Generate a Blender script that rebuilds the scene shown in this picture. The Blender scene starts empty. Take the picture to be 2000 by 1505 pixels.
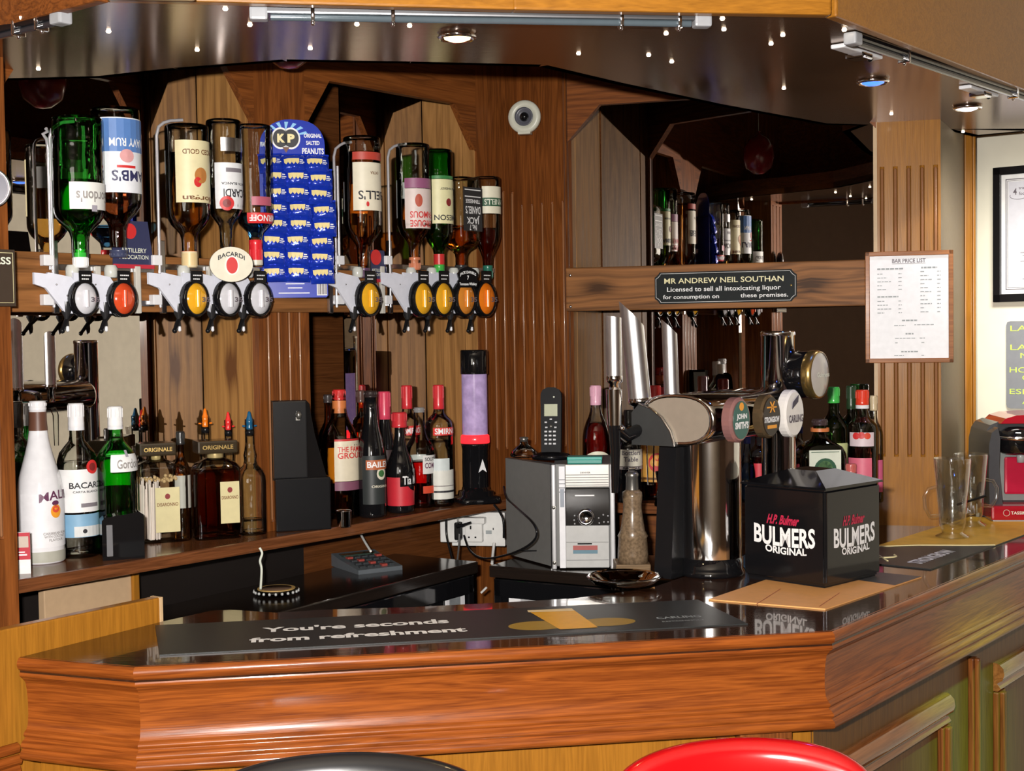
import bpy, bmesh, math, random
from mathutils import Vector, Matrix
random.seed(7)
PI = math.pi
sc = bpy.context.scene
COL = sc.collection
R_ = math.radians

# ------------------------------------------------------------------ camera, world, lights, exposure
F = 2700.0
EYE = 1.6
PITCH, ROLL = R_(2.28), R_(0.86)
cam = bpy.data.cameras.new('camera'); camo = bpy.data.objects.new('camera', cam); COL.objects.link(camo)
cam.sensor_width = 36.0; cam.lens = F / 2000 * 36.0; cam.clip_start = 0.05
MC = Matrix.Rotation(PI/2 - PITCH, 3, 'X') @ Matrix.Rotation(-ROLL, 3, 'Z')
camo.matrix_world = Matrix.Translation((0, 0, EYE)) @ MC.to_4x4()
sc.camera = camo
CP = Vector((0, 0, EYE))
sc.view_settings.view_transform = 'Standard'; sc.view_settings.look = 'None'
sc.view_settings.gamma = 1.0; sc.view_settings.use_curve_mapping = False
sc.view_settings.exposure = 0.85
sc.cycles.max_bounces = 14; sc.cycles.transparent_max_bounces = 40; sc.cycles.glossy_bounces = 8
sc.cycles.transmission_bounces = 10; sc.cycles.diffuse_bounces = 3
sc.cycles.sample_clamp_indirect = 4.0; sc.cycles.caustics_reflective = False; sc.cycles.caustics_refractive = False
w = bpy.data.worlds.new('room_air'); sc.world = w; w.use_nodes = True
w.node_tree.nodes['Background'].inputs[0].default_value = (1.0, 0.93, 0.86, 1)
w.node_tree.nodes['Background'].inputs[1].default_value = 0.035

def area(name, loc, target, sx, sy, power, color):
    l = bpy.data.lights.new(name, 'AREA'); l.shape = 'RECTANGLE'; l.size = sx; l.size_y = sy
    l.energy = power; l.color = color
    o = bpy.data.objects.new(name, l); COL.objects.link(o); o.location = loc
    o.rotation_euler = (Vector(target) - Vector(loc)).to_track_quat('-Z', 'Y').to_euler()
    return o
area('camera_flash', (-0.10, 0.02, 1.69), (-0.05, 3.0, 1.35), 0.07, 0.04, 56, (1.0, 0.95, 0.90))
area('window_light', (-1.6, -2.2, 2.1), (0.0, 2.6, 1.2), 1.4, 1.1, 16, (1.0, 0.93, 0.82))  # unseen soft fill added behind the viewpoint, standing in for windows
area('daylight_wall_fill', (1.24, 3.22, 2.06), (1.48, 3.84, 1.50), 0.3, 0.2, 1.9, (1.0, 0.97, 0.88)).data.spread = R_(85)  # unseen lamp under the canopy, added to put daylight on the cream wall
area('rear_wall_fill', (0.2, -1.7, 2.5), (0.3, -3.0, 1.2), 0.8, 0.5, 16, (1.0, 0.93, 0.82))  # unseen lamp added to brighten the rear wall that the chrome reflects
area('green_ceiling_lamp', (1.62, 2.15, 2.45), (1.10, 2.70, 0.84), 0.08, 0.08, 1.3, (0.25, 1.0, 0.32)).data.spread = R_(24)

# ------------------------------------------------------------------ pixel to place
def ray(u, v):
    return (MC @ Vector(((u - 1000) / F, (752.5 - v) / F, -1))).normalized()
def onz(u, v, z):
    d = ray(u, v); return CP + d * ((z - EYE) / d.z)
def ony(u, v, y):
    d = ray(u, v); return CP + d * (y / d.y)
def onpl(u, v, p, n):
    d = ray(u, v); return CP + d * ((Vector(p) - CP).dot(n) / d.dot(n))

# ------------------------------------------------------------------ materials
MATS = {}
def nodes_of(name):
    m = bpy.data.materials.new(name); m.use_nodes = True
    nt = m.node_tree; b = nt.nodes['Principled BSDF']
    return m, nt, b
def M(name, c=(.8,.8,.8), rough=.5, metal=0.0, coat=0.0, emit=None, es=1.0, spec=None, trans=0.0, ior=1.45, speck=0.0, bump=0.0, bscale=60):
    if name in MATS: return MATS[name]
    m, nt, b = nodes_of(name)
    b.inputs['Base Color'].default_value = (*c, 1); b.inputs['Roughness'].default_value = rough
    b.inputs['Metallic'].default_value = metal; b.inputs['Coat Weight'].default_value = coat
    b.inputs['Coat Roughness'].default_value = 0.05
    b.inputs['Transmission Weight'].default_value = trans; b.inputs['IOR'].default_value = ior
    if spec is not None: b.inputs['Specular IOR Level'].default_value = spec
    if emit: b.inputs['Emission Color'].default_value = (*emit, 1); b.inputs['Emission Strength'].default_value = es
    # faint procedural variation on everything
    tc = nt.nodes.new('ShaderNodeTexCoord'); no = nt.nodes.new('ShaderNodeTexNoise')
    no.inputs['Scale'].default_value = bscale; no.inputs['Detail'].default_value = 3
    nt.links.new(tc.outputs['Object'], no.inputs['Vector'])
    hs = nt.nodes.new('ShaderNodeMixRGB'); hs.blend_type = 'MULTIPLY'; hs.inputs[0].default_value = max(speck, .12)
    hs.inputs[1].default_value = (*c, 1)
    rp = nt.nodes.new('ShaderNodeValToRGB'); rp.color_ramp.elements[0].color = (.55,.55,.55,1); rp.color_ramp.elements[1].color = (1.2,1.2,1.2,1)
    rp.color_ramp.elements[0].position = .3; rp.color_ramp.elements[1].position = .7
    nt.links.new(no.outputs['Fac'], rp.inputs[0]); nt.links.new(rp.outputs[0], hs.inputs[2]); nt.links.new(hs.outputs[0], b.inputs['Base Color'])
    if bump:
        bp = nt.nodes.new('ShaderNodeBump'); bp.inputs['Strength'].default_value = bump; bp.inputs['Distance'].default_value = .002
        nt.links.new(no.outputs['Fac'], bp.inputs['Height']); nt.links.new(bp.outputs[0], b.inputs['Normal'])
    MATS[name] = m; return m

def wood(name, dark, light, axis='Z', scale=1.0, rough=.35, coat=.25, knot=None, contrast=1.0, metal=0.0, coat_rough=.12, pores=.35):
    """procedural timber: long grain along axis (object space); knot = list of (a, b) in the plane (cross, along)"""
    if name in MATS: return MATS[name]
    m, nt, b = nodes_of(name); N = nt.nodes; L = nt.links
    tc = N.new('ShaderNodeTexCoord'); sep = N.new('ShaderNodeSeparateXYZ'); L.new(tc.outputs['Object'], sep.inputs[0])
    ax = 'XYZ'.index(axis); others = [i for i in range(3) if i != ax]
    if ax == 0: others = [2, 1]
    along = sep.outputs[ax]; cr1 = sep.outputs[others[0]]; cr2 = sep.outputs[others[1]]
    def mth(op, a, bb=None, c=None):
        n = N.new('ShaderNodeMath'); n.operation = op
        for i, q in enumerate((a, bb, c)):
            if q is None: continue
            if isinstance(q, (int, float)): n.inputs[i].default_value = q
            else: L.new(q, n.inputs[i])
        return n.outputs[0]
    dark_k = None
    if knot:
        for (ka, kb) in knot:
            da = mth('SUBTRACT', cr1, ka); db = mth('SUBTRACT', along, kb)
            q = mth('ADD', mth('POWER', mth('MULTIPLY', da, 1/.028), 2), mth('POWER', mth('MULTIPLY', db, 1/.075), 2))
            g = mth('POWER', 2.718, mth('MULTIPLY', q, -.6))
            # grain runs round the knot
            cr1 = mth('ADD', cr1, mth('MULTIPLY', mth('MULTIPLY', g, .16), mth('ABSOLUTE', db)))
            kk = mth('POWER', 2.718, mth('MULTIPLY', q, -2.6))
            dark_k = kk if dark_k is None else mth('ADD', dark_k, kk)
    cmb = N.new('ShaderNodeCombineXYZ')
    L.new(mth('MULTIPLY', cr1, 26*scale), cmb.inputs[0]); L.new(mth('MULTIPLY', cr2, 26*scale), cmb.inputs[1]); L.new(mth('MULTIPLY', along, 1.5*scale), cmb.inputs[2])
    n1 = N.new('ShaderNodeTexNoise'); n1.inputs['Scale'].default_value = 1.0; n1.inputs['Detail'].default_value = 4; n1.inputs['Distortion'].default_value = .7
    L.new(cmb.outputs[0], n1.inputs['Vector'])
    rings = mth('FRACT', mth('MULTIPLY', n1.outputs['Fac'], 7.0))
    rings = mth('ABSOLUTE', mth('SUBTRACT', rings, .5))
    cmb2 = N.new('ShaderNodeCombineXYZ')
    L.new(mth('MULTIPLY', cr1, 330*scale), cmb2.inputs[0]); L.new(mth('MULTIPLY', cr2, 330*scale), cmb2.inputs[1]); L.new(mth('MULTIPLY', along, 14*scale), cmb2.inputs[2])
    n2 = N.new('ShaderNodeTexNoise'); n2.inputs['Scale'].default_value = 1.0; n2.inputs['Detail'].default_value = 3
    L.new(cmb2.outputs[0], n2.inputs['Vector'])
    fac = mth('ADD', mth('MULTIPLY', rings, .9*contrast), mth('MULTIPLY', mth('SUBTRACT', n2.outputs['Fac'], .5), 2.4*pores))
    fac = mth('ADD', fac, .30)
    if dark_k is not None: fac = mth('SUBTRACT', fac, mth('MULTIPLY', dark_k, .9))
    rp = N.new('ShaderNodeValToRGB'); L.new(fac, rp.inputs[0])
    rp.color_ramp.elements[0].color = (*dark, 1); rp.color_ramp.elements[1].color = (*light, 1)
    rp.color_ramp.elements[0].position = .0; rp.color_ramp.elements[1].position = .9
    L.new(rp.outputs[0], b.inputs['Base Color'])
    b.inputs['Roughness'].default_value = rough; b.inputs['Coat Weight'].default_value = coat; b.inputs['Coat Roughness'].default_value = coat_rough
    b.inputs['Metallic'].default_value = metal; b.inputs['Specular IOR Level'].default_value = .14
    bp = N.new('ShaderNodeBump'); bp.inputs['Strength'].default_value = .22; bp.inputs['Distance'].default_value = .001
    L.new(n2.outputs['Fac'], bp.inputs['Height']); L.new(bp.outputs[0], b.inputs['Normal'])
    MATS[name] = m; return m

def glassm(name, c, edge=.35, rough=.0, ior=1.5, thin=False):
    """thin glass or liquid: lets light through with its tint, mirrors at its surface, rim tint darkened to stand in for refraction"""
    if name in MATS: return MATS[name]
    m = bpy.data.materials.new(name); m.use_nodes = True; nt = m.node_tree; N = nt.nodes; L = nt.links
    N.remove(N['Principled BSDF']); out = N['Material Output']
    tr = N.new('ShaderNodeBsdfTransparent'); gl = N.new('ShaderNodeBsdfGlossy'); gl.inputs['Roughness'].default_value = max(rough, .015)
    gl.inputs['Color'].default_value = (1, 1, 1, 1)
    lw = N.new('ShaderNodeLayerWeight'); lw.inputs['Blend'].default_value = .5
    rp = N.new('ShaderNodeValToRGB'); rp.color_ramp.elements[0].color = (*c, 1); rp.color_ramp.elements[1].color = (*[q*edge for q in c], 1)  # darker edge colour imitates the dark rims that refraction gives
    rp.color_ramp.elements[0].position = .25; rp.color_ramp.elements[1].position = .92
    tc = N.new('ShaderNodeTexCoord'); no = N.new('ShaderNodeTexNoise'); no.inputs['Scale'].default_value = 22; no.inputs['Detail'].default_value = 2
    L.new(tc.outputs['Object'], no.inputs['Vector'])
    bp = N.new('ShaderNodeBump'); bp.inputs['Strength'].default_value = .5; bp.inputs['Distance'].default_value = .004; L.new(no.outputs['Fac'], bp.inputs['Height'])
    L.new(bp.outputs[0], gl.inputs['Normal']); L.new(bp.outputs[0], lw.inputs['Normal'])
    L.new(lw.outputs['Facing'], rp.inputs[0]); L.new(rp.outputs[0], tr.inputs['Color'])
    if thin:
        pw = N.new('ShaderNodeMath'); pw.operation = 'POWER'; L.new(lw.outputs['Facing'], pw.inputs[0]); pw.inputs[1].default_value = 2.2
        fr = N.new('ShaderNodeMath'); fr.operation = 'MULTIPLY_ADD'; L.new(pw.outputs[0], fr.inputs[0]); fr.inputs[1].default_value = .85; fr.inputs[2].default_value = .08
    else:
        fr = N.new('ShaderNodeFresnel'); fr.inputs['IOR'].default_value = ior; L.new(bp.outputs[0], fr.inputs['Normal'])
    mx = N.new('ShaderNodeMixShader'); L.new(fr.outputs[0], mx.inputs[0]); L.new(tr.outputs[0], mx.inputs[1]); L.new(gl.outputs[0], mx.inputs[2])
    L.new(mx.outputs[0], out.inputs['Surface'])
    MATS[name] = m; return m

OAK   = lambda ax='Z': wood('oak_'+ax, (.072,.020,.005), (.24,.074,.016), ax, 1.0, .45, .08, contrast=1.1)
BROWN = lambda ax='Z': wood('brown_timber_'+ax, (.045,.014,.004), (.15,.050,.014), ax, 1.0, .42, .1, contrast=.8)
REDOAK= lambda ax='X': wood('counter_oak_'+ax, (.10,.020,.004), (.31,.082,.013), ax, 1.2, .30, .22, coat_rough=.10, pores=.45)
BEAM  = lambda ax='X': wood('rough_beam_'+ax, (.075,.026,.010), (.33,.135,.050), ax, .9, .45, .1, contrast=1.2)
YELLOW= lambda ax='Z': wood('honey_veneer_'+ax, (.21,.082,.009), (.40,.165,.018), ax, 1.0, .35, .3, contrast=.6)
PINE  = lambda ax='Z': wood('pine_'+ax, (.20,.105,.045), (.52,.31,.15), ax, .8, .42, .1, contrast=1.0)
CHROME = M('chrome', (.86,.86,.88), .09, 1.0)
STEEL = M('brushed_steel', (.62,.62,.64), .25, 1.0)
BLACK = M('black_plastic', (.008,.008,.009), .22, spec=.25)
BLACKG= M('gloss_black', (.006,.006,.007), .06, coat=.6)
WHITE = M('white_plastic', (.80,.80,.82), .3)
CREAMP= M('cream_plastic', (.72,.67,.54), .35)
PAPER = M('white_paper', (.80,.80,.80), .6)
CREAM = M('cream_paper', (.72,.64,.43), .55)
INK   = M('black_ink', (.02,.02,.025), .5)
REDINK= M('red_ink', (.62,.03,.03), .45)
GOLD  = M('gold_foil', (.75,.52,.18), .3, .8)
CLEAR = glassm('clear_glass', (.95,.97,.96), .62)
MUGG  = glassm('mug_glass', (.985,.99,.985), .80, .06, thin=True)
BRIGHT= M('bright_chrome', (.92,.92,.94), .33, 1.0)
MIRROR= M('mirror_silver', (.80,.76,.72), .005, 1.0)

# ------------------------------------------------------------------ mesh building
class MB:
    def __init__(s): s.v = []; s.f = []; s.sm = []
    def add(s, vs, fs, smooth=False, T=None):
        o = len(s.v)
        for p in vs:
            p = Vector(p); s.v.append(T @ p if T is not None else p)
        for f in fs: s.f.append([o + i for i in f]); s.sm.append(smooth)
        return s
    def box(s, x0, x1, y0, y1, z0, z1, T=None):
        vs = [(x,y,z) for z in (z0,z1) for y in (y0,y1) for x in (x0,x1)]
        return s.add(vs, [(0,2,3,1),(4,5,7,6),(0,1,5,4),(2,6,7,3),(0,4,6,2),(1,3,7,5)], T=T)
    def cbox(s, x0, x1, y0, y1, z0, z1, c=.002, T=None):
        """box with chamfered edges"""
        bm = bmesh.new(); r = bmesh.ops.create_cube(bm, size=1)
        bmesh.ops.scale(bm, vec=(x1-x0, y1-y0, z1-z0), verts=bm.verts); bmesh.ops.translate(bm, vec=((x0+x1)/2,(y0+y1)/2,(z0+z1)/2), verts=bm.verts)
        bmesh.ops.bevel(bm, geom=bm.edges[:], offset=min(c, (x1-x0)*.45, (y1-y0)*.45, (z1-z0)*.45), segments=2, affect='EDGES', profile=.6)
        bm.verts.index_update()
        s.add([v.co for v in bm.verts], [[v.index for v in f.verts] for f in bm.faces], T=T); bm.free(); return s
    def lathe(s, prof, seg=28, T=None, exps=None, ys=1.0, smooth=True):
        vs, fs = [], []
        rings = []
        for i, (r, z) in enumerate(prof):
            if r < 1e-6: rings.append([len(vs)]); vs.append((0,0,z)); continue
            n = exps[i] if exps else 2.0
            ring = []
            for k in range(seg):
                a = 2*PI*(k+.5)/seg; c, q = math.cos(a), math.sin(a)
                x = math.copysign(abs(c)**(2/n), c)*r; y = math.copysign(abs(q)**(2/n), q)*r*ys
                ring.append(len(vs)); vs.append((x,y,z))
            rings.append(ring)
        for a, b in zip(rings, rings[1:]):
            if len(a) == 1 and len(b) == 1: continue
            if len(a) == 1:
                for k in range(seg): fs.append((a[0], b[(k+1)%seg], b[k]))
            elif len(b) == 1:
                for k in range(seg): fs.append((a[k], a[(k+1)%seg], b[0]))
            else:
                for k in range(seg): fs.append((a[k], a[(k+1)%seg], b[(k+1)%seg], b[k]))
        return s.add(vs, fs, smooth, T)
    def prism(s, pts, y0, y1, T=None, smooth=False):
        """outline in XZ, extruded along y"""
        n = len(pts); vs = [(x,y0,z) for x,z in pts] + [(x,y1,z) for x,z in pts]
        fs = [list(range(n)), list(range(2*n-1, n-1, -1))] + [(i, (i+1)%n+0, (i+1)%n+n, i+n) for i in range(n)]
        a = sum(pts[i][0]*pts[(i+1)%n][1]-pts[(i+1)%n][0]*pts[i][1] for i in range(n))
        if (a < 0) != (y0 > y1): fs = [list(reversed(f)) for f in fs]
        return s.add(vs, fs, smooth, T)
    def slab(s, pts, z0, z1, T=None):
        """outline in XY, extruded along z"""
        n = len(pts); vs = [(x,y,z0) for x,y in pts] + [(x,y,z1) for x,y in pts]
        fs = [list(range(n-1,-1,-1)), list(range(n, 2*n))] + [(i, (i+1)%n, (i+1)%n+n, i+n) for i in range(n)]
        a = sum(pts[i][0]*pts[(i+1)%n][1]-pts[(i+1)%n][0]*pts[i][1] for i in range(n))
        if a < 0: fs = [list(reversed(f)) for f in fs]
        return s.add(vs, fs, False, T)
    def tube(s, pts, r, seg=8, T=None, caps=True):
        pts = [Vector(p) for p in pts]; n = len(pts); vs = []; fs = []
        rr = r if isinstance(r, (list, tuple)) else [r]*n
        prev = None
        for i, p in enumerate(pts):
            t = (pts[min(i+1,n-1)] - pts[max(i-1,0)]).normalized()
            if prev is None:
                a = Vector((0,0,1)) if abs(t.z) < .9 else Vector((1,0,0)); u = t.cross(a).normalized()
            else: u = (prev - t*prev.dot(t)).normalized()
            prev = u; v = t.cross(u)
            for k in range(seg):
                an = 2*PI*k/seg; vs.append(p + (u*math.cos(an)+v*math.sin(an))*rr[i])
        for i in range(n-1):
            for k in range(seg): fs.append((i*seg+k, i*seg+(k+1)%seg, (i+1)*seg+(k+1)%seg, (i+1)*seg+k))
        s.add(vs, fs, True, T)
        if caps: s.add(vs[:seg], [list(range(seg-1,-1,-1))], False, T); s.add(vs[-seg:], [list(range(seg))], False, T)
        return s
    def sphere(s, c, r, seg=12, T=None, sz=1.0):
        n = max(4, seg//2); prof = [(r*math.sin(PI*i/n), -r*sz*math.cos(PI*i/n)) for i in range(n+1)]
        prof[0] = (0, -r*sz); prof[-1] = (0, r*sz)
        return s.lathe(prof, seg, T=(T or Matrix.Identity(4)) @ Matrix.Translation(c))
    def disc(s, c, rx, rz, T=None, seg=24, y1=None):
        """ellipse in XZ facing -y, thickness to y1"""
        pts = [(c[0]+rx*math.cos(2*PI*k/seg), c[2]+rz*math.sin(2*PI*k/seg)) for k in range(seg)]
        return s.prism(pts, c[1], y1 if y1 is not None else c[1]+.001, T)

def obj(name, mb, mat, parent=None, loc=None, rot=None, autosmooth=False):
    me = bpy.data.meshes.new(name); me.from_pydata([tuple(v) for v in mb.v], [], mb.f); me.update()
    if any(mb.sm): me.polygons.foreach_set('use_smooth', mb.sm)
    o = bpy.data.objects.new(name, me); COL.objects.link(o); me.materials.append(mat)
    if parent is not None: o.parent = parent
    if loc is not None: o.location = loc
    if rot is not None: o.rotation_euler = rot
    return o
def tag(o, label, cat, group=None):
    o['label'] = label; o['category'] = cat
    if group: o['group'] = group
    return o
def struct(o): o['kind'] = 'structure'; return o
def thing(name, label, cat, loc=(0,0,0), rz=0, group=None, rot=None):
    o = bpy.data.objects.new(name, None); COL.objects.link(o); o.location = loc
    o.rotation_euler = rot if rot else (0,0,rz); o.empty_display_size = .02
    return tag(o, label, cat, group)
def clone(root, loc, rz, label, rot=None):
    r = root.copy(); COL.objects.link(r); r.location = loc; r.rotation_euler = rot if rot else (0,0,rz); r['label'] = label
    for ch in list(root.children):
        c = ch.copy(); COL.objects.link(c); c.parent = r
        for g in list(ch.children):
            d = g.copy(); COL.objects.link(d); d.parent = c
    return r

# lettering: outlines of the built-in face, fitted to a box and laid on any surface
TXT = {}
def glyphs(s, bold):
    k = (s, bold)
    if k in TXT: return TXT[k]
    cu = bpy.data.curves.new('t', 'FONT'); cu.body = s; cu.size = 1; cu.offset = bold; cu.resolution_u = 3
    o = bpy.data.objects.new('t', cu); me = bpy.data.meshes.new_from_object(o)
    vs = [v.co.copy() for v in me.vertices]; fs = [list(p.vertices) for p in me.polygons]
    bpy.data.objects.remove(o); bpy.data.curves.remove(cu); bpy.data.meshes.remove(me)
    xs = [v.x for v in vs] or [0,1]; ys = [v.y for v in vs] or [0,1]
    TXT[k] = (vs, fs, min(xs), max(xs), min(ys), max(ys)); return TXT[k]
def text(mb, s, cx, cz, w, h, fn, bold=.01, slant=0, arch=0):
    """lay string s in a box centred (cx,cz) of w by h; fn(x,z) gives the 3D point"""
    vs, fs, x0, x1, y0, y1 = glyphs(s, bold)
    out = []
    for v in vs:
        x = (v.x-x0)/(x1-x0)-.5; z = (v.y-y0)/(y1-y0)-.5
        out.append(fn(cx + x*w + slant*z*h, cz + z*h - arch*(2*x)**2))
    mb.add(out, fs); return mb
flat = lambda y: (lambda x, z: (x, y, z))
def rot_pt(p, a): c, s = math.cos(a), math.sin(a); return (p[0]*c-p[1]*s, p[0]*s+p[1]*c)
# ------------------------------------------------------------------ frames of reference of the three bar walls
AL = R_(51.2)                                     # left back wall runs this way (from +X)
dL = Vector((math.cos(AL), math.sin(AL), 0)); nL = Vector((-math.sin(AL), math.cos(AL), 0))   # nL points into the wall
P0 = onz(37, 1132, 1.16)
def L(t, o, z): return Vector((P0.x, P0.y, 0)) + dL*t + nL*o + Vector((0,0,z))
def Lp(u, v, o):
    """where the sight line of a place on the wall meets the plane o behind the shelf's edge: (t, z)"""
    p = onpl(u, v, L(0, o, 1), nL); return (p - L(0, 0, 0)).dot(dL), p.z
FR = .08; AD = .215                                # frame face and alcove depth
TW1 = Lp(515, 700, FR)[0]; TP1 = Lp(605, 700, FR)[0]; TW2 = Lp(935, 600, FR)[0]; TC = Lp(1015, 600, FR)[0]
C0 = L(TC, FR, 0)
B1 = ony(1107, 600, 3.66); B1.z = 0
B2 = ony(1712, 560, 3.43); B2.z = 0
dB = (B2-B1).normalized(); nB = Vector((-dB.y, dB.x, 0)); AB = math.atan2(dB.y, dB.x); WB = (B2-B1).length
def Bf(t, o, z): return B1 + dB*t + nB*o + Vector((0,0,z))
def Bp(u, v, o):
    p = onpl(u, v, Bf(0, o, 1), nB); return (p-B1).dot(dB), p.z
dC = (B1-C0).normalized(); AC = math.atan2(dC.y, dC.x); WC = (B1-C0).length
dR = -nL
ZB0, ZB1 = 1.648, 1.762
TOPZ = 2.62; SHZ = 1.16
def fmat(o3, ang): return Matrix.Translation(o3) @ Matrix.Rotation(ang, 4, 'Z')

# ------------------------------------------------------------------ setting
def fluted(mb, x0, x1, z0, z1, g0, g1, n, y=0, th=.022, gr=.0062, m=.02):
    """board with n half round grooves between heights g0 and g1"""
    mb.box(x0, x1, y, y+th, z0, g0); mb.box(x0, x1, y, y+th, g1, z1)
    pts = [(x0, y+th), (x0, y)]
    for i in range(n):
        c = x0 + m + (x1-x0-2*m)*(i/(n-1) if n > 1 else .5)
        for k in range(7):
            a = PI - PI*k/6
            pts.append((c+gr*math.cos(a), y + gr*math.sin(a)*.95))
    pts += [(x1, y), (x1, y+th)]
    mb.slab(pts, g0, g1)
    mb.flutes = [(x0 + m + (x1-x0-2*m)*(i/(n-1) if n > 1 else .5), y, g0+.004, g1-.004, gr) for i in range(n)]
    return mb
def flutes(par, mb, k=.62):
    """pale rounded inlay in each groove"""
    fm = M('flute_wood', (.30,.135,.060), .28, coat=.4)
    for (c, y, a, b, gr) in mb.flutes:
        r = gr*k; obj('flute', MB().tube([(c,y+.0015,a),(c,y+.0012,a+r),(c,y+.0012,b-r),(c,y+.0015,b)], [r*.3,r,r,r*.3], 8), fm, par)

fl = struct(obj('floor', MB().box(-5,5,-4,7,-.05,0), M('dark_carpet', (.06,.03,.025), .9)))
ce = struct(obj('ceiling', MB().box(-5,5,-4,7,TOPZ,TOPZ+.05), M('cream_ceiling', (.55,.48,.38), .8)))
WALLC = M('cream_wall', (.80,.76,.62), .75, speck=.06, bscale=9)
DIM = M('brown_wall', (.16,.09,.05), .7, speck=.1, bscale=6)
struct(obj('wall_rear', MB().box(-5,5,-3.1,-3,0,TOPZ), M('rear_wall_paint', (.42,.34,.24), .7)))
struct(obj('wall_west', MB().box(-4.1,-4,-3,7,0,TOPZ), DIM))
struct(obj('wall_far', MB().box(-4,5,6.9,7,0,TOPZ), DIM))
# cream wall behind the coffee machine, square to the left wall
WR = ony(1905, 600, 3.95); WR.z = 0
AR = math.atan2(dR.y, dR.x)
wr = struct(obj('wall_right', MB().box(-.02, 1.9, 0, .1, 0, TOPZ), WALLC, loc=WR, rot=(0,0,AR)))
struct(obj('wall_east', MB().box(3.4, 3.5, -3, 4.5, 0, TOPZ), DIM))

# left back wall: face frame with chamfered openings, alcove sides of pine, mirrors
wl = bpy.data.objects.new('wall_left', None); COL.objects.link(wl); struct(wl)
wl.matrix_world = fmat(L(0, FR, 0), AL)
ZO = 2.185; CH = .10
T0 = -.9
def openframe(mb, xa, xb, z0=SHZ, th=.02, y=0):
    """header board and the two cut corners over an opening xa..xb"""
    mb.box(xa, xb, y, y+th, ZO, TOPZ)
    mb.prism([(xa, ZO), (xa+CH*.8, ZO), (xa, ZO-CH*1.15)], y, y+th); mb.prism([(xb, ZO), (xb, ZO-CH*1.15), (xb-CH*.8, ZO)], y, y+th)
tl0 = Lp(20, 600, FR)[0]
hd = MB(); openframe(hd, tl0, TW1-.012); openframe(hd, TP1, TW2)
obj('header_board', hd, OAK('X'), wl)
mb = MB(); fluted(mb, TW1-.012, TP1, SHZ, TOPZ, SHZ+.02, ZO-.33, 4, m=.028, gr=.0058)
flutes(obj('pilaster', mb, OAK('Z'), wl), mb, .45)
mb = MB(); fluted(mb, TW2, TC+.006, 0, TOPZ, SHZ+.12, ZO-.21, 4, m=.03)
flutes(obj('pilaster', mb, OAK('Z'), wl), mb, .45)
# near post at the left edge of the view
mb = MB(); tlp = Lp(32, 1000, -.012)[0]; fluted(mb, tlp-.16, tlp, 0, TOPZ, SHZ+.08, ZO-.10, 3, y=-.092, m=.03, th=.11)
flutes(obj('pilaster', mb, OAK('Z'), wl), mb, .45)
MA1 = AL + R_(4.5)
nM = Vector((-math.sin(MA1), math.cos(MA1), 0))
kn = wood('pine_knotted', (.12,.045,.012), (.43,.215,.065), 'Z', .62, .5, .0, knot=[(.105, 1.525)], contrast=1.1, pores=.22)
kn2 = wood('pine_plain', (.15,.064,.018), (.43,.215,.070), 'Z', .7, .5, .0, contrast=1.1, pores=.22)
def alcove_side(ufront, uback, mats, cut):
    f = L(Lp(ufront, 600, FR)[0], FR, 0)
    k = (uback-1000)/F; kk = ray(uback, 600); k = kk.x/kk.y
    w_ = (k*f.y - f.x)/(nM.x - k*nM.y); q = f + nM*w_
    for i, (a, b) in enumerate(((.003, cut), (cut, w_))):
        o = obj('plank', MB().cbox(a+.0012, b-.0012, -.016, 0, SHZ, TOPZ, .0022), mats[i], wl)
        o.matrix_local = fmat(L(0, FR, 0), AL).inverted() @ fmat(f, math.atan2(nM.y, nM.x))
    return f, q
f1, q1 = alcove_side(514, 393, [kn2, kn], .040)
f2, q2 = alcove_side(934, 830, [kn2, kn2], .045)
# far sides of the openings (seen in the mirrors)
mb = MB().box(TP1-.002, TP1+.014, .02, AD, SHZ, TOPZ).box(tl0-.012, tl0+.004, .03, AD, SHZ, TOPZ)
obj('side_board', mb, OAK('Z'), wl)
# backing, and wall below the shelf
mb = MB().box(-1.2, TC+.02, AD+.10, AD+.14, SHZ, TOPZ).box(Lp(650, 1080, FR)[0], TC+.01, .10, .14, 0, SHZ-.03)
obj('backing_board', mb, BROWN('X'), wl)
obj('dark_board', MB().box(tl0-.15, Lp(650, 1080, FR)[0], .10, .14, 0, SHZ-.03), M('black_board', (.012,.009,.008), .4), wl)

# corner pilaster, facing the room
wc = bpy.data.objects.new('wall_corner', None); COL.objects.link(wc); struct(wc); wc.matrix_world = fmat(C0, AC)
mb = MB(); fluted(mb, 0, WC+.004, 0, TOPZ, SHZ+.13, ZO-.245, 5, m=.014, gr=.0048)
flutes(obj('pilaster', mb, OAK('Z'), wc), mb, .45)

# right back wall
wb = bpy.data.objects.new('wall_back', None); COL.objects.link(wb); struct(wb); wb.matrix_world = fmat(B1, AB)
hd = MB(); hd.box(0, WB, 0, .02, ZO, TOPZ); hd.prism([(0, ZO), (CH*.95, ZO), (0, ZO-CH)], 0, .02); hd.prism([(WB, ZO), (WB, ZO-CH), (WB-CH, ZO)], 0, .02)
obj('header_board', hd, OAK('X'), wb)
mb = MB().box(-.004, .008, 0, .02, SHZ, TOPZ); obj('edge_strip', mb, BROWN('Z'), wb)
mb = MB().box(-.02, WB, .10, .14, 0, SHZ-.03); obj('backing_board', mb, OAK('X'), wb)
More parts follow.
